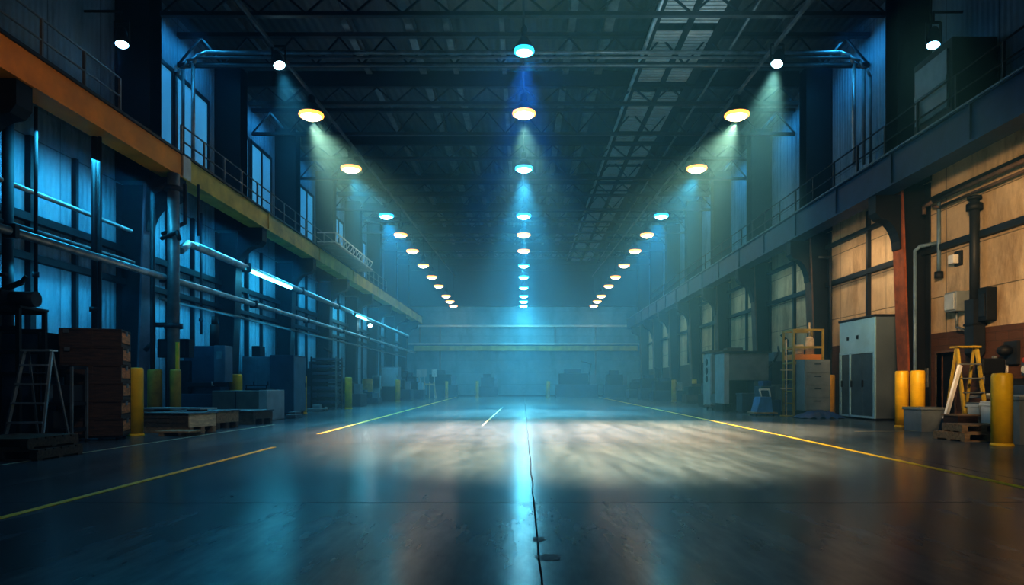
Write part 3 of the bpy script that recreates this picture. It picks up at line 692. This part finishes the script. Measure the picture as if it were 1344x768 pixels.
solo('wooden_board', MB().box(-7.25, -6.5, 13.45, 14.0, .07, .10, rz=-.15).box(-7.15, -7.05, 13.5, 13.95, 0, .07, rz=-.15).box(-6.7, -6.6, 13.5, 13.95, 0, .07, rz=-.15), 'wood', 'small flat wooden board on battens in front of the long pallet box', 'board')
# grey-green box with a paler end and a foot step
t = thing('equipment_box', 'big grey-green metal box with paler end beyond the pallet boxes', 'equipment box', (-8.0, 20.05, 0), -.1)
part('body', MB().box(-.85, .55, -.55, .55, .06, .85, .02), 'khaki', t)
part('end_cover', MB().box(.55, .80, -.56, .56, .0, .87, .02), 'palegrey', t, 'pale grey end cover')
part('plinth', MB().box(-.8, .55, -.5, .5, 0, .06), 'steel2', t)
part('seam', MB().box(-.15, -.12, -.56, -.55, .08, .83), 'steel', t)
t = thing('tool_tray', 'small dark tray of parts on top of the grey-green box', 'tray', (-7.75, 20.1, .86), -.1)
part('tray', MB().box(-.3, .35, -.25, .25, 0, .05, .01), 'steel2', t); part('rail', MB().bar((-.3, -.2, .14), (.35, -.2, .14), .03).bar((-.28, -.2, .04), (-.28, -.2, .14), .03).bar((.33, -.2, .04), (.33, -.2, .14), .03), 'steel', t)
solo('low_step', MB().box(-7.15, -6.85, 20.6, 21.3, 0, .12, .02).box(-7.1, -6.9, 20.7, 21.3, .12, .2, .02), 'grey', 'low grey step block beside the pale end of the grey-green box', 'step')
bin_('bucket', 'small grey bucket on the floor behind the low pallet row', 'bucket', -8.75, 18.9, .3, .3, .32, 'greypaint', None, .75)

# equipment stand with a machine on top, step ladder and cabinets at the frame edge
t = thing('equipment_stand', 'tall dark steel stand with cross rails beside the step ladder', 'stand', (-8.47, 11.3, 0))
for (sx, sy) in ((-.42, -.3), (.38, -.3), (-.42, .3), (.38, .3)): part('leg', MB().bar((sx, sy, 0), (sx*.97, sy, 2.25), .06), 'steel2', t)
part('leg', MB().bar((-.02, -.3, 0), (-.02, -.3, 2.25), .06), 'steel2', t)
for z in (1.18, 1.55, 1.93, 2.22): 
    for y in (-.305, .305): part('cross_rail', MB().box(-.42, .40, y-.025, y+.025, z-.025, z+.025), 'steel2', t)
part('shelf', MB().box(-.45, .42, -.33, .33, 2.24, 2.28), 'steel2', t)
part('lower_shelf', MB().box(-.45, .42, -.33, .33, 1.2, 1.22), 'steel', t)
t = thing('compressor', 'dark compressor machine with angled arm on top of the tall stand', 'machine', (-8.52, 11.3, 2.28))
part('housing', MB().box(-.42, .1, -.25, .25, 0, .28, .03), 'steel2', t)
part('motor', MB().cyl((.1, 0, .14), (.5, 0, .14), .13), 'steel', t)
part('arm', MB().bar((-.1, 0, .28), (.25, 0, .42), .07).bar((.25, 0, .42), (.33, 0, .52), .05), 'steel2', t)
part('pipe', MB().tube([(-.3, 0, .28), (-.3, 0, .55), (.0, 0, .55)], .03, 8), 'steel2', t)
t = thing('step_ladder', 'grey metal step ladder with cross rungs in front of the dark cabinets', 'step ladder', (-7.70, 10.9, 0), 0)
for sx in (-.32, .28): part('front_rail', MB().bar((sx, -.35, 0), (sx*.72, 0, 1.55), .035, .05), 'lightsteel' if sx > 0 else 'grey', t)
for sx in (-.28, .24): part('rear_rail', MB().bar((sx, .4, 0), (sx*.72, .05, 1.55), .03), 'grey', t)
for i, z in enumerate((.12, .42, .72, 1.02, 1.32)):
    k = z/1.55; yy = -.35+.35*k; part('rung', MB().box(-.32+.09*k, .28-.08*k, yy-.05, yy+.05, z-.015, z+.015), 'lightsteel', t)
part('top_step', MB().box(-.24, .22, -.08, .12, 1.54, 1.57), 'lightsteel', t)
cabinet('tool_cabinet', 'dark steel cabinet at the picture edge behind the ladder', 'cabinet', -9.35, -8.55, 12.1, 12.8, 1.95, 'steel2', 'darkblue', 1, 'y')
cabinet('control_cabinet', 'dark cabinet with a blue-grey door behind the ladder rungs', 'cabinet', -8.5, -8.05, 12.05, 12.5, 1.2, 'steel2', 'bluegrey', 1, 'y')
solo('storage_box', MB().box(-9.0, -8.3, 13.6, 14.2, .9, 1.95, .02).box(-8.95, -8.9, 13.65, 14.15, 0, .9).box(-8.4, -8.35, 13.65, 14.15, 0, .9), 'bluegrey', 'blue-grey box on legs rising behind the equipment stand', 'box')
t = thing('tool_trolley', 'dark tool trolley frame standing between ladder and crate stack', 'trolley', (-8.02, 11.92, 0))
for sx in (-.3, .3):
    for sy in (-.2, .2): part('upright', MB().box(sx-.02, sx+.02, sy-.02, sy+.02, .06, 1.32), 'grey' if sx > 0 else 'steel2', t)
for z in (.2, .65, 1.28): part('tray', MB().box(-.31, .31, -.21, .21, z, z+.06), 'steel2', t)
for i, (x, z) in enumerate(((-.15, .26), (.12, .71))): part('drawer_unit', MB().box(x-.14, x+.14, -.2, .2, z, z+.3, .01), 'steel', t)
for sx in (-.3, .3):
    for sy in (-.2, .2): part('wheel', MB().cyl((sx-.015, sy, .03), (sx+.015, sy, .03), .03, seg=10), 'rubber', t)

# milling machine between the columns
t = thing('milling_machine', 'dark blue-grey milling machine with control panel on the pipe-wall side', 'milling machine', (-9.56, 21.0, 0))
part('base', MB().box(-.75, .34, -.5, .5, 0, .75, .03), 'darkblue', t)
part('table', MB().box(-.55, .34, -.5, .35, .95, 1.08, .01), 'steel', t)
part('saddle', MB().box(-.3, .45, -.4, .35, .75, .95), 'darkblue', t)
part('column_body', MB().box(-.75, .25, -.2, .55, .75, 2.2, .03), 'darkblue', t)
part('guard', MB().box(-.92, -.5, -.4, .3, .5, 1.75, .03), 'steel2', t)
cp = part('control_panel', MB().box(.28, .62, -.45, .1, 1.1, 2.2, .02), 'bluegrey', t)
part('screen', MB().box(.36, .54, -.47, -.45, 1.8, 2.02), 'glassface', cp)
part('spindle_head', MB().cyl((.12, -.05, 2.2), (.12, -.05, 2.85), .14).cyl((.12, -.05, 2.85), (.12, -.05, 3.1), .09), 'steel2', t)
part('crank', MB().tube([(.3, -.5, 1.0), (.3, -.62, 1.0), (.3, -.62, 1.12)], .02, 8), 'lightsteel', t)

cabinet('steel_cabinet', 'blue-grey double cabinet behind the thick bollard', 'cabinet', wx(318, 25), wx(356, 25), 25, 26, 2.05, 'bluegrey', 'bluegrey', 2, 'y')
t = cabinet('steel_cabinet', 'tall dark blue cabinet with pale hall-side door beyond the grey-green box', 'cabinet', -8.5, -7.72, 23.0, 24.3, 2.02, 'darkblue', 'bluegrey', 1, '+x')
solo('top_box', MB().box(wx(333, 25.4), wx(344, 25.4), 25.2, 25.7, 2.05, 2.45, .02), 'steel2', 'small dark box on top of the blue-grey double cabinet', 'box')
t = thing('slatted_rack', 'dark tall rack of stacked trays beside the bollard', 'rack', (-8.35, 29.2, 0))
part('tray_stack', MB().box(-.52, .48, -.45, .45, .05, .06), 'steel2', t)
for i in range(14): part('tray', MB().box(-.5, .46, -.45, .45, .1+i*.15, .2+i*.15, .01), 'darkblue' if i % 2 else 'steel2', t)
for sx in (-.54, .5):
    for sy in (-.45, .45): part('upright', MB().box(sx-.03, sx+.03, sy-.03, sy+.03, 0, 2.2), 'grey' if sx > 0 else 'steel2', t)
solo('floor_scrap', MB().box(-8.3, -7.7, 26.2, 26.7, 0, .12, .02).box(-8.1, -7.8, 26.3, 26.6, .12, .26, .03).ball((-7.6, 26.4, .09), .09), 'greypaint', 'small heap of grey machine castings on the floor before the slatted rack', 'castings')
def machine(x, y, w, l, h, label, m='darkblue', m2='steel2', extra=None, pm='bluegrey'):
    t = thing('machine', label, 'machine', (x, y, 0))
    part('base', MB().box(-w/2, w/2, -l/2, l/2, 0, h*.45, .03), m, t)
    part('body', MB().box(-w*.42, w*.28, -l*.4, l*.45, h*.45, h*.85, .03), m2, t)
    part('head', MB().box(-w*.3, w*.1, -l*.35, l*.3, h*.85, h, .02), m, t)
    part('panel', MB().box(w*.3, w*.46, -l*.3, l*.1, h*.45, h*.8, .01), pm, t)
    if extra == 'arm': part('arm', MB().tube([(w*.3, 0, h*.8), (w*.36, 0, h*1.2), (w*.1, 0, h*1.3)], .05, 8), 'steel', t)
    return t
machine(-9.3, 27.6, 1.1, 1.1, 1.5, 'squat dark machine with raised arm behind the dark blue cabinet', extra='arm')
machine(-9.4, 31.8, 1.4, 1.2, 2.1, 'tall dark machine past the slatted rack by the pipe wall', extra='arm')
machine(-8.7, 33.3, 1.9, 1.4, 1.35, 'long low dark machine before the dull yellow bollard')
machine(-8.8, 37.6, 1.9, 1.2, .75, 'very low dark machine bed between bollards on the pipe-wall side')
cabinet('wall_cabinet', 'light blue square cabinet on a pedestal behind the slim bollard', 'cabinet', -9.1, -8.0, 44.0, 44.8, 2.2, 'bluegrey', 'cabface', 1, 'y', foot=.9)
solo('white_box', MB().box(-9.0, -8.6, 41, 41.3, 0, 1.55, .02).box(-9.05, -8.55, 41, 41.35, .8, 1.6, .02), 'cabface', 'small pale blue meter post beside the dull yellow bollard', 'post')
machine(-8.7, 47.4, 2.0, 1.4, 1.6, 'dark machine beyond the light blue square cabinet', extra='arm')
machine(-8.5, 51.2, 2.2, 1.4, 1.5, 'dark boxy machine farther along, before the pale easel', pm='cabface')
machine(-9.0, 54.6, 1.8, 1.2, 2.0, 'dark tall machine in the far corner of the pipe-wall side', pm='cabface')
t = thing('easel_frame', 'pale wooden A-frame easel on the floor near the far corner', 'easel', (-7.35, 53.5, 0))
for sx in (-.45, .05, .45): part('leg', MB().bar((sx*1.2, -.2, 0), (sx*.8, 0, 1.25), .09), 'palewood', t)
part('crossbar', MB().bar((-.45, -.02, 1.1), (.45, -.02, 1.1), .08), 'palewood', t)
for i, (px, d, h) in enumerate(((550, 54, 1.95), (557, 55, 2.0), (570, 56, 2.0))):
    x = wx(px, d); solo('notice_board', MB().box(x-.2, x+.2, d, d+.05, h-.3, h+.3, .01).box(x-.04, x+.04, d+.02, d+.06, 0, h-.3), 'palegrey' if i < 2 else 'white', ('pale upright notice post, first of three near the far corner', 'pale upright notice post, second of three near the far corner', 'bright white notice post, last of three near the far corner')[i], 'post')
# machines along the end wall
machine(-7.0, 59.4, 2.6, 1.2, 2.3, 'hazy dark machine at the end wall in the pipe-side corner')
machine(-3.0, 59.6, 1.6, 1.0, 2.0, 'hazy box machine at the end wall beside the faint bollard', m2='darkblue')
machine(4.6, 59.5, 3.6, 1.2, 2.4, 'long hazy dark machine at the end wall beyond the lone bollard', extra='arm')
machine(8.0, 59.4, 2.0, 1.2, 2.3, 'hazy dark machine at the end wall in the tan-side corner')

# ------------------------------------------------------------------ tan-wall side
# big pale blue cabinet with three doors
t = thing('utility_cabinet', 'big pale blue walk-in cabinet with three dark doors beside the rust-edged column', 'cabinet', (10.2, 20.35, 0))
part('body', MB().box(-.30, .33, -1.1, 1.05, .06, 2.94, .015), 'cabside_shaded', t)
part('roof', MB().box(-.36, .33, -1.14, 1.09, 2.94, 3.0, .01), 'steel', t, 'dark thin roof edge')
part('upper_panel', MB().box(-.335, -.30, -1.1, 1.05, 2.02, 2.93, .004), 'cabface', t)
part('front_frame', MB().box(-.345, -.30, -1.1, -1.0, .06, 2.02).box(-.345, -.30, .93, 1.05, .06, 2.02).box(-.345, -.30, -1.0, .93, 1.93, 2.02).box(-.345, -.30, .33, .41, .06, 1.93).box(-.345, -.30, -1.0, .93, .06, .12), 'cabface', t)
for i, (a, b) in enumerate(((-.98, -.36), (-.34, .32), (.42, .92))):
    dr = part('door', MB().box(-.325, -.301, a, b, .12, 1.92), 'cabdoor', t)
    part('handle', MB().box(-.37, -.325, b-.07, b-.04, .95, 1.15), 'steel2', dr)
for y, z in ((-.1, 2.42), (.5, 2.4)): part('vent', MB().box(-.345, -.33, y-.06, y+.06, z-.05, z+.06), 'steel2', t)
part('plinth', MB().box(-.30, .33, -1.08, 1.03, 0, .06), 'steel2', t)

# grey bin, ladder frame, crates, bins, bench
bin_('storage_bin', 'grey open storage bin on the floor next to the paired bollards', 'bin', 8.85, 15.1, .58, .7, .52, 'greypaint', None, .95)
t = thing('plank', 'pale wooden plank leaning against the yellow step ladder', 'plank', (8.62, 14.25, 0))
part('board', MB().bar((0, -.1, .02), (.52, .1, 1.42), .05, .09), 'white', t); part('foot_strip', MB().bar((-.01, -.104, 0.03), (.09, -.066, .3), .06, .1), 'steel', t)
t = thing('wooden_step_ladder', 'tall yellow step ladder in front of the dark doorway', 'step ladder', (9.43, 14.6, 0))
for sx, sy in ((-.22, -.2), (.24, -.2)): part('front_rail', MB().bar((sx, sy-.15, 0), (sx*.9, 0, 1.82), .05, .07), 'yellowdim', t)
for sx in (-.2, .22): part('rear_rail', MB().bar((sx, .45, 0), (sx*.9, .05, 1.82), .045), 'yellowdim', t)
for z in (.25, .55, .85, 1.15, 1.45): part('step', MB().box(-.22, .23, -.35+.19*z-.07, -.35+.19*z+.07, z-.015, z+.015), 'yellowdim' if z < .3 else 'grey', t)
part('top_step', MB().box(-.24, .26, -.1, .18, 1.8, 1.84), 'yellowdim', t)
t = thing('wooden_box', 'brown wooden box under the yellow step ladder', 'wooden box', (8.68, 13.62, 0), .03)
part('boards', MB().box(-.2, .2, -.22, .22, .02, .40), 'crate', t); part('lid', MB().box(-.23, .23, -.25, .25, .40, .43), 'wood', t)
part('skid', MB().box(-.2, -.12, -.22, .22, 0, .02).box(.12, .2, -.22, .22, 0, .02), 'darkwood', t)
pallet(8.25, 12.6, .06, .92, .85, 'lower raw wooden pallet on the floor behind the big bollard', 'wood')
pallet(8.28, 12.62, -.12, .75, .75, 'smaller raw wooden pallet lying on another behind the big bollard', 'wood', .148)
bin_('plastic_bin', 'grey plastic bin with lid behind the white bin', 'bin', 9.12, 13.65, .34, .36, .62, 'palegrey', 'grey', .93)
bin_('plastic_bin', 'white lidded plastic bin standing in front of the workbench', 'bin', 8.92, 13.0, .28, .34, .66, 'white', 'white', .9)
solo('cardboard_box', MB().box(9.1, 9.45, 12.65, 13.1, 0, .62, .01).box(9.26, 9.30, 12.645, 12.65, .02, .6), 'crate', 'dark brown carton beside the white lidded bin', 'carton')
bin_('plastic_bin', 'tall blue-grey bin by the wall behind the big bollard', 'bin', 8.56, 11.75, .4, .4, .8, 'greypaint', 'palegrey', .95)
t = thing('workbench', 'dark workbench with steel top along the brick lower wall', 'workbench', (10.1, 14.2, 0))
part('bench_top', MB().box(-.38, .40, -1.0, 1.0, .72, .78, .01), 'grey', t)
for sx in (-.32, .34):
    for sy in (-.92, .92): part('leg', MB().box(sx-.03, sx+.03, sy-.03, sy+.03, 0, .72), 'steel2', t)
part('lower_shelf', MB().box(-.34, .38, -.95, .95, .22, .25), 'steel2', t)
part('back_board', MB().box(.36, .40, -1.0, 1.0, .78, 1.15), 'steel', t)
t = thing('bench_press', 'dark bench machine with motor head standing on the workbench', 'machine', (10.0, 14.7, .78))
part('base', MB().box(-.22, .22, -.22, .22, 0, .08, .01), 'steel2', t); part('pillar', MB().cyl((.1, 0, .08), (.1, 0, .85), .05), 'grey', t)
part('head', MB().box(-.25, .25, -.13, .13, .45, .8, .04), 'steel2', t); part('motor', MB().cyl((.15, 0, .6), (.15, .32, .6), .12), 'steel', t); part('spindle', MB().cyl((-.15, 0, .25), (-.15, 0, .45), .04), 'lightsteel', t)
t = thing('bench_vise', 'grey bench vise on the workbench top', 'vise', (9.95, 14.0, .78))
part('jaw', MB().box(-.14, .02, -.12, .12, 0, .18, .02), 'grey', t); part('sliding_jaw', MB().box(-.22, -.15, -.1, .1, .04, .16, .015), 'grey', t); part('handle', MB().cyl((-.28, -.13, .08), (-.28, .13, .08), .012), 'lightsteel', t)
solo('tool_case', MB().box(9.85, 10.3, 13.3, 13.8, .785, 1.0, .02).box(9.95, 10.2, 13.5, 13.56, 1.0, 1.04), 'darkblue', 'dark blue tool case on the end of the workbench', 'case')
solo('parts_tray', MB().box(9.78, 10.2, 14.15, 14.5, .785, .84, .01).box(9.85, 9.95, 14.2, 14.3, .84, .9).box(10.0, 10.12, 14.25, 14.4, .84, .92), 'palegrey', 'pale tray of small parts between vise and bench machine', 'tray')

# yellow rack with ladder cage, drawer cabinet, tarp
t = thing('yellow_rack', 'tall yellow steel rack with platform before the brown-edged column', 'rack', (9.3, 22.9, 0))
for sx, sy in ((-.45, -.45), (.5, -.45), (-.45, .45), (.5, .45)): part('upright', MB().box(sx-.035, sx+.035, sy-.035, sy+.035, 0, 2.85), 'yellowdim', t)
for z in (1.75, 2.25, 2.82): part('beam', MB().box(-.45, .5, -.48, -.42, z-.035, z+.035).box(-.45, .5, .42, .48, z-.035, z+.035).box(-.48, -.42, -.45, .45, z-.03, z+.03), 'yellowdim', t)
part('shelf_panel', MB().box(-.43, .48, -.43, .43, 1.85, 2.02), 'orange', t, 'orange-yellow shelf edge')
for z in (.4, .8, 1.2): part('beam', MB().box(-.48, -.42, -.45, .45, z-.025, z+.025), 'yellowdim', t)
t = thing('pole_stand', 'thin pale pole with rungs standing beside the yellow rack', 'pole', (8.55, 22.3, 0))
part('pole', MB().cyl((0, 0, 0), (0, 0, 2.5), .025, seg=8), 'palewood', t); part('foot', MB().cyl((0, 0, 0), (0, 0, .03), .2), 'yellowdim', t)
for z in (.9, 1.5): part('rung', MB().box(-.18, .2, -.02, .02, z-.02, z+.02), 'palewood', t)
solo('pump_unit', MB().cyl((9.55, 22.9, 2.03), (9.55, 22.9, 2.5), .14).ball((9.55, 22.9, 2.5), .14).cyl((9.15, 22.8, 2.03), (9.15, 22.8, 2.35), .16).cyl((9.55, 22.9, 2.55), (9.55, 22.9, 3.1), .03), 'palewood', 'cream coloured pump bottles on the platform of the yellow rack', 'pump')
cabinet('drawer_cabinet', 'grey cabinet with four wide drawers in front of the yellow rack', 'cabinet', wx(1055, 21.7), wx(1089, 21.7), 21.65, 22.3, 1.82, 'greypaint', 'greypaint', 4, 'y', False, foot=.2)
tp = MB(); gx, gy = 18, 8
vv = [[tp.b.verts.new((8.35+1.35*i/gx, 20.55+.8*j/gy, .02+.2*math.sin(math.pi*i/gx)**.5*math.sin(math.pi*j/gy)**.5+.04*math.sin(i*1.7+j)*math.sin(math.pi*i/gx))) for j in range(gy+1)] for i in range(gx+1)]
for i in range(gx):
    for j in range(gy): tp.b.faces.new((vv[i][j], vv[i+1][j], vv[i+1][j+1], vv[i][j+1])).smooth = True
solo('blue_tarpaulin', tp, 'tarp', 'crumpled blue tarpaulin on the floor before the drawer cabinet', 'tarpaulin')
# pale grey machine cabinets farther on
t = thing('machine_cabinet', 'large pale grey machine cabinet with dark underside opening', 'machine', (8.55, 26.6, 0))
part('upper_box', MB().box(-.75, .75, -.6, .6, 1.2, 2.22, .02), 'greypaint', t)
part('end_cover', MB().box(-.95, -.75, -.62, .62, .3, 2.25, .02), 'palegrey', t, 'paler end cover')
part('lower_box', MB().box(.2, .8, -.55, .6, 0, 1.2, .02), 'bluegrey', t)
part('back_panel', MB().box(-.75, .2, .2, .6, .1, 1.2), 'steel2', t)
part('roof', MB().box(-1.0, .85, -.66, .66, 2.22, 2.3, .01), 'steel', t)
for sx in (-.9, -.6): part('foot', MB().box(sx-.06, sx+.06, -.5, .5, 0, .3), 'steel2', t)
part('hose', MB().tube([(.8, -.3, 1.6), (1.05, -.3, 1.9), (1.25, -.3, 2.3), (1.3, -.1, 2.5)], .04, 8), 'steel', t)
t = cabinet('control_cabinet', 'tall grey control cabinet with dials on its pale narrow side', 'cabinet', 8.35, 9.5, 30.4, 31.6, 2.45, 'bluegrey', 'greypaint', 1, 'y')
part('dial_panel', MB().box(-.635, -.575, -.6, .6, .1, 2.4, .01), 'palegrey', t, 'pale dial panel')
for z in (1.3, 1.65, 2.05): part('dial', MB().cyl((-.66, 0, z), (-.635, 0, z), .16), 'steel2', t)
part('canopy', MB().box(-.7, 1.0, -.7, .7, 2.45, 2.55).box(.2, .9, -.3, .3, 2.55, 2.7), 'brownsteel', t)
t = thing('motor_cart', 'low cart of grey machine parts before the tall control cabinet', 'cart', (8.0, 28.3, 0))
part('bed', MB().box(-.4, .7, -.5, .5, .12, .2), 'brownsteel', t)
for sx in (-.3, .6):
    for sy in (-.4, .4): part('wheel', MB().cyl((sx-.03, sy, .06), (sx+.03, sy, .06), .06), 'rubber', t)
part('motor', MB().cyl((-.2, -.1, .45), (.4, .15, .45), .2).cyl((.4, .15, .45), (.6, .2, .55), .1), 'greypaint', t)
part('post', MB().box(.5, .56, -.3, -.24, .2, .9).box(.2, .26, -.3, -.24, .2, .85), 'palewood', t)
solo('dark_chest', MB().box(7.85, 8.75, 24.6, 25.3, .06, .72, .02).box(7.9, 8.7, 24.65, 25.25, 0, .06).box(7.83, 8.77, 24.58, 25.32, .66, .72, .01), 'darkblue', 'dark blue chest on the floor before the pale grey machine cabinet', 'chest')
t = thing('cleaning_trolley', 'bright blue floor cleaner trolley with white handle beside the tarpaulin', 'cleaning trolley', (7.95, 22.85, 0))
part('tank', MB().prism([(-.28, .12), (.25, .12), (.2, .62), (-.14, .62)], -.3, .3), 'blue', t)
part('handle', MB().tube([(-.1, -.22, .62), (-.16, -.22, .86), (.16, -.22, .86), (.2, -.22, .62)], .03, 8), 'white', t)
part('deck', MB().box(-.38, .4, -.36, .36, .06, .12, .01), 'wood', t)
for sx in (-.28, .28):
    for sy in (-.28, .28): part('wheel', MB().cyl((sx-.02, sy, .04), (sx+.02, sy, .04), .04), 'rubber', t)
machine(8.33, 23.5, .7, .8, 1.15, 'dark blue pump housing between the cleaner trolley and the yellow rack', 'tarp', 'darkblue')
machine(10.0, 26.9, 1.0, 1.0, 2.3, 'blue-grey machine with bent arm by the wall behind the yellow rack', 'bluegrey', 'darkblue', 'arm')
machine(9.5, 33.2, 1.8, 1.2, 1.3, 'hazy dark machine beyond the tall control cabinet', 'steel2', 'darkblue')
machine(9.7, 38.0, 1.6, 1.2, 1.1, 'low hazy brown machine before the slim bollards', 'brownsteel', 'steel2')
machine(9.3, 44.5, 2.0, 1.4, 1.5, 'hazy dark machine past the slim bollards on the tan side', pm='palegrey')
machine(9.4, 50.5, 1.8, 1.3, 1.8, 'hazy dark machine farther along the tan side', extra='arm')
machine(9.3, 55.0, 1.9, 1.3, 1.5, 'last hazy machine on the tan side before the end wall')

# ------------------------------------------------------------------ added fill lights without fixtures, unseen under walkways, at the roof and mid-hall
for i, y in enumerate(COLS[:-1]):
    yc = y + 2.85
    area((-9.3, yc, 5.9), (-10.5, yc, 2.2), (.05, .60, 1), (70, 62, 56, 50, 45, 45, 45, 45)[i], 4.2, .25)
    if i < 4: area((-9.55, yc, 3.25), (-10.5, yc, 1.9), (.05, .60, 1), (20, 18, 15, 12)[i], 4.2, .2)
    if i > 0: area((9.5, yc, 5.5), (10.5, yc, 2.4), (.42, .62, .62) if i > 1 else (.9, .68, .42), (0, 26, 16, 14, 12, 12, 12, 12)[i], 4.0, .25)
    if i > 0: area((9.6, yc, 11.4), (10.55, yc, 8.5), (.05, .50, 1), (0, 34, 28, 30, 20, 15, 15, 15)[i], 3.6, .3)
    area((-9.7, yc, 11.5), (-10.5, yc, 8.5), (.05, .50, 1), (1.5, 30, 30, 20, 15, 15, 15, 15)[i], 3.6, .3)
spot((4.0, 7, 4.8), (10.5, 15.6, 3.1), (1, .74, .42), 2900, 40, .7, .5)  # added warm fill spots for tan wall and orange beam, no fixture
spot((5.0, 14, 4.8), (10.5, 21, 4.0), (1, .80, .50), 700, 40, .7, .5)
spot((-3.5, 4, 7.0), (-8.8, 13.5, 6.8), (1, .62, .3), 420, 30, .9, .3)
area((4.7, 16, 9.6), (4.7, 17, 12), (.6, .85, 1), 60, 1.2, 9)  # added uplights brightening the roof strip and purlins, no fixture
area((-3, 25, 9.7), (-3, 26, 12), (.6, .85, 1), 28, 7, 12)
spot((.6, 3.0, 9.6), (1.0, 11.6, 0), (1, .86, .58), 18000, 46, 1, .3)  # added fill spots for floor and clutter near the camera, no fixture
spot((0, 4, 10.2), (0, 10, 0), (.30, .52, .9), 480, 100, 1, .4)
spot((-2, 5, 7), (-7.5, 14, .3), (.9, .9, .8), 420, 34, 1, .4)
spot((4.0, 2.5, 5.0), (8.5, 13.5, .7), (1, .82, .55), 1100, 30, 1, .4)

# haze
w = bpy.data.worlds.new('haze_world'); bpy.context.scene.world = w; w.use_nodes = True
nt = w.node_tree
for nd in list(nt.nodes):
    if nd.type == 'BACKGROUND': nd.inputs['Color'].default_value = (.0, .0, .0, 1); nd.inputs['Strength'].default_value = 0
vs = nt.nodes.new('ShaderNodeVolumeScatter'); vs.inputs['Color'].default_value = (.18, .60, .86, 1); vs.inputs['Density'].default_value = .0105; vs.inputs['Anisotropy'].default_value = .3
nt.links.new(vs.outputs[0], [n_ for n_ in nt.nodes if n_.type == 'OUTPUT_WORLD'][0].inputs['Volume'])

# ------------------------------------------------------------------ camera and render look
cam = bpy.data.cameras.new('camera'); co = bpy.data.objects.new('camera', cam); C.objects.link(co)
co.location = (0, 0, 1); co.rotation_euler = (math.pi/2, 0, 0)
cam.sensor_width = 36; cam.lens = 36*F/1344; cam.shift_x = -15/1344; cam.shift_y = 122/1344; cam.clip_end = 200
sc = bpy.context.scene; sc.camera = co
sc.view_settings.view_transform = 'Standard'; sc.view_settings.look = 'High Contrast'; sc.view_settings.exposure = .5
cy = sc.cycles
cy.max_bounces = 6; cy.diffuse_bounces = 3; cy.glossy_bounces = 3; cy.volume_bounces = 0
cy.sample_clamp_indirect = 4; cy.use_denoising = True; cy.use_light_tree = True
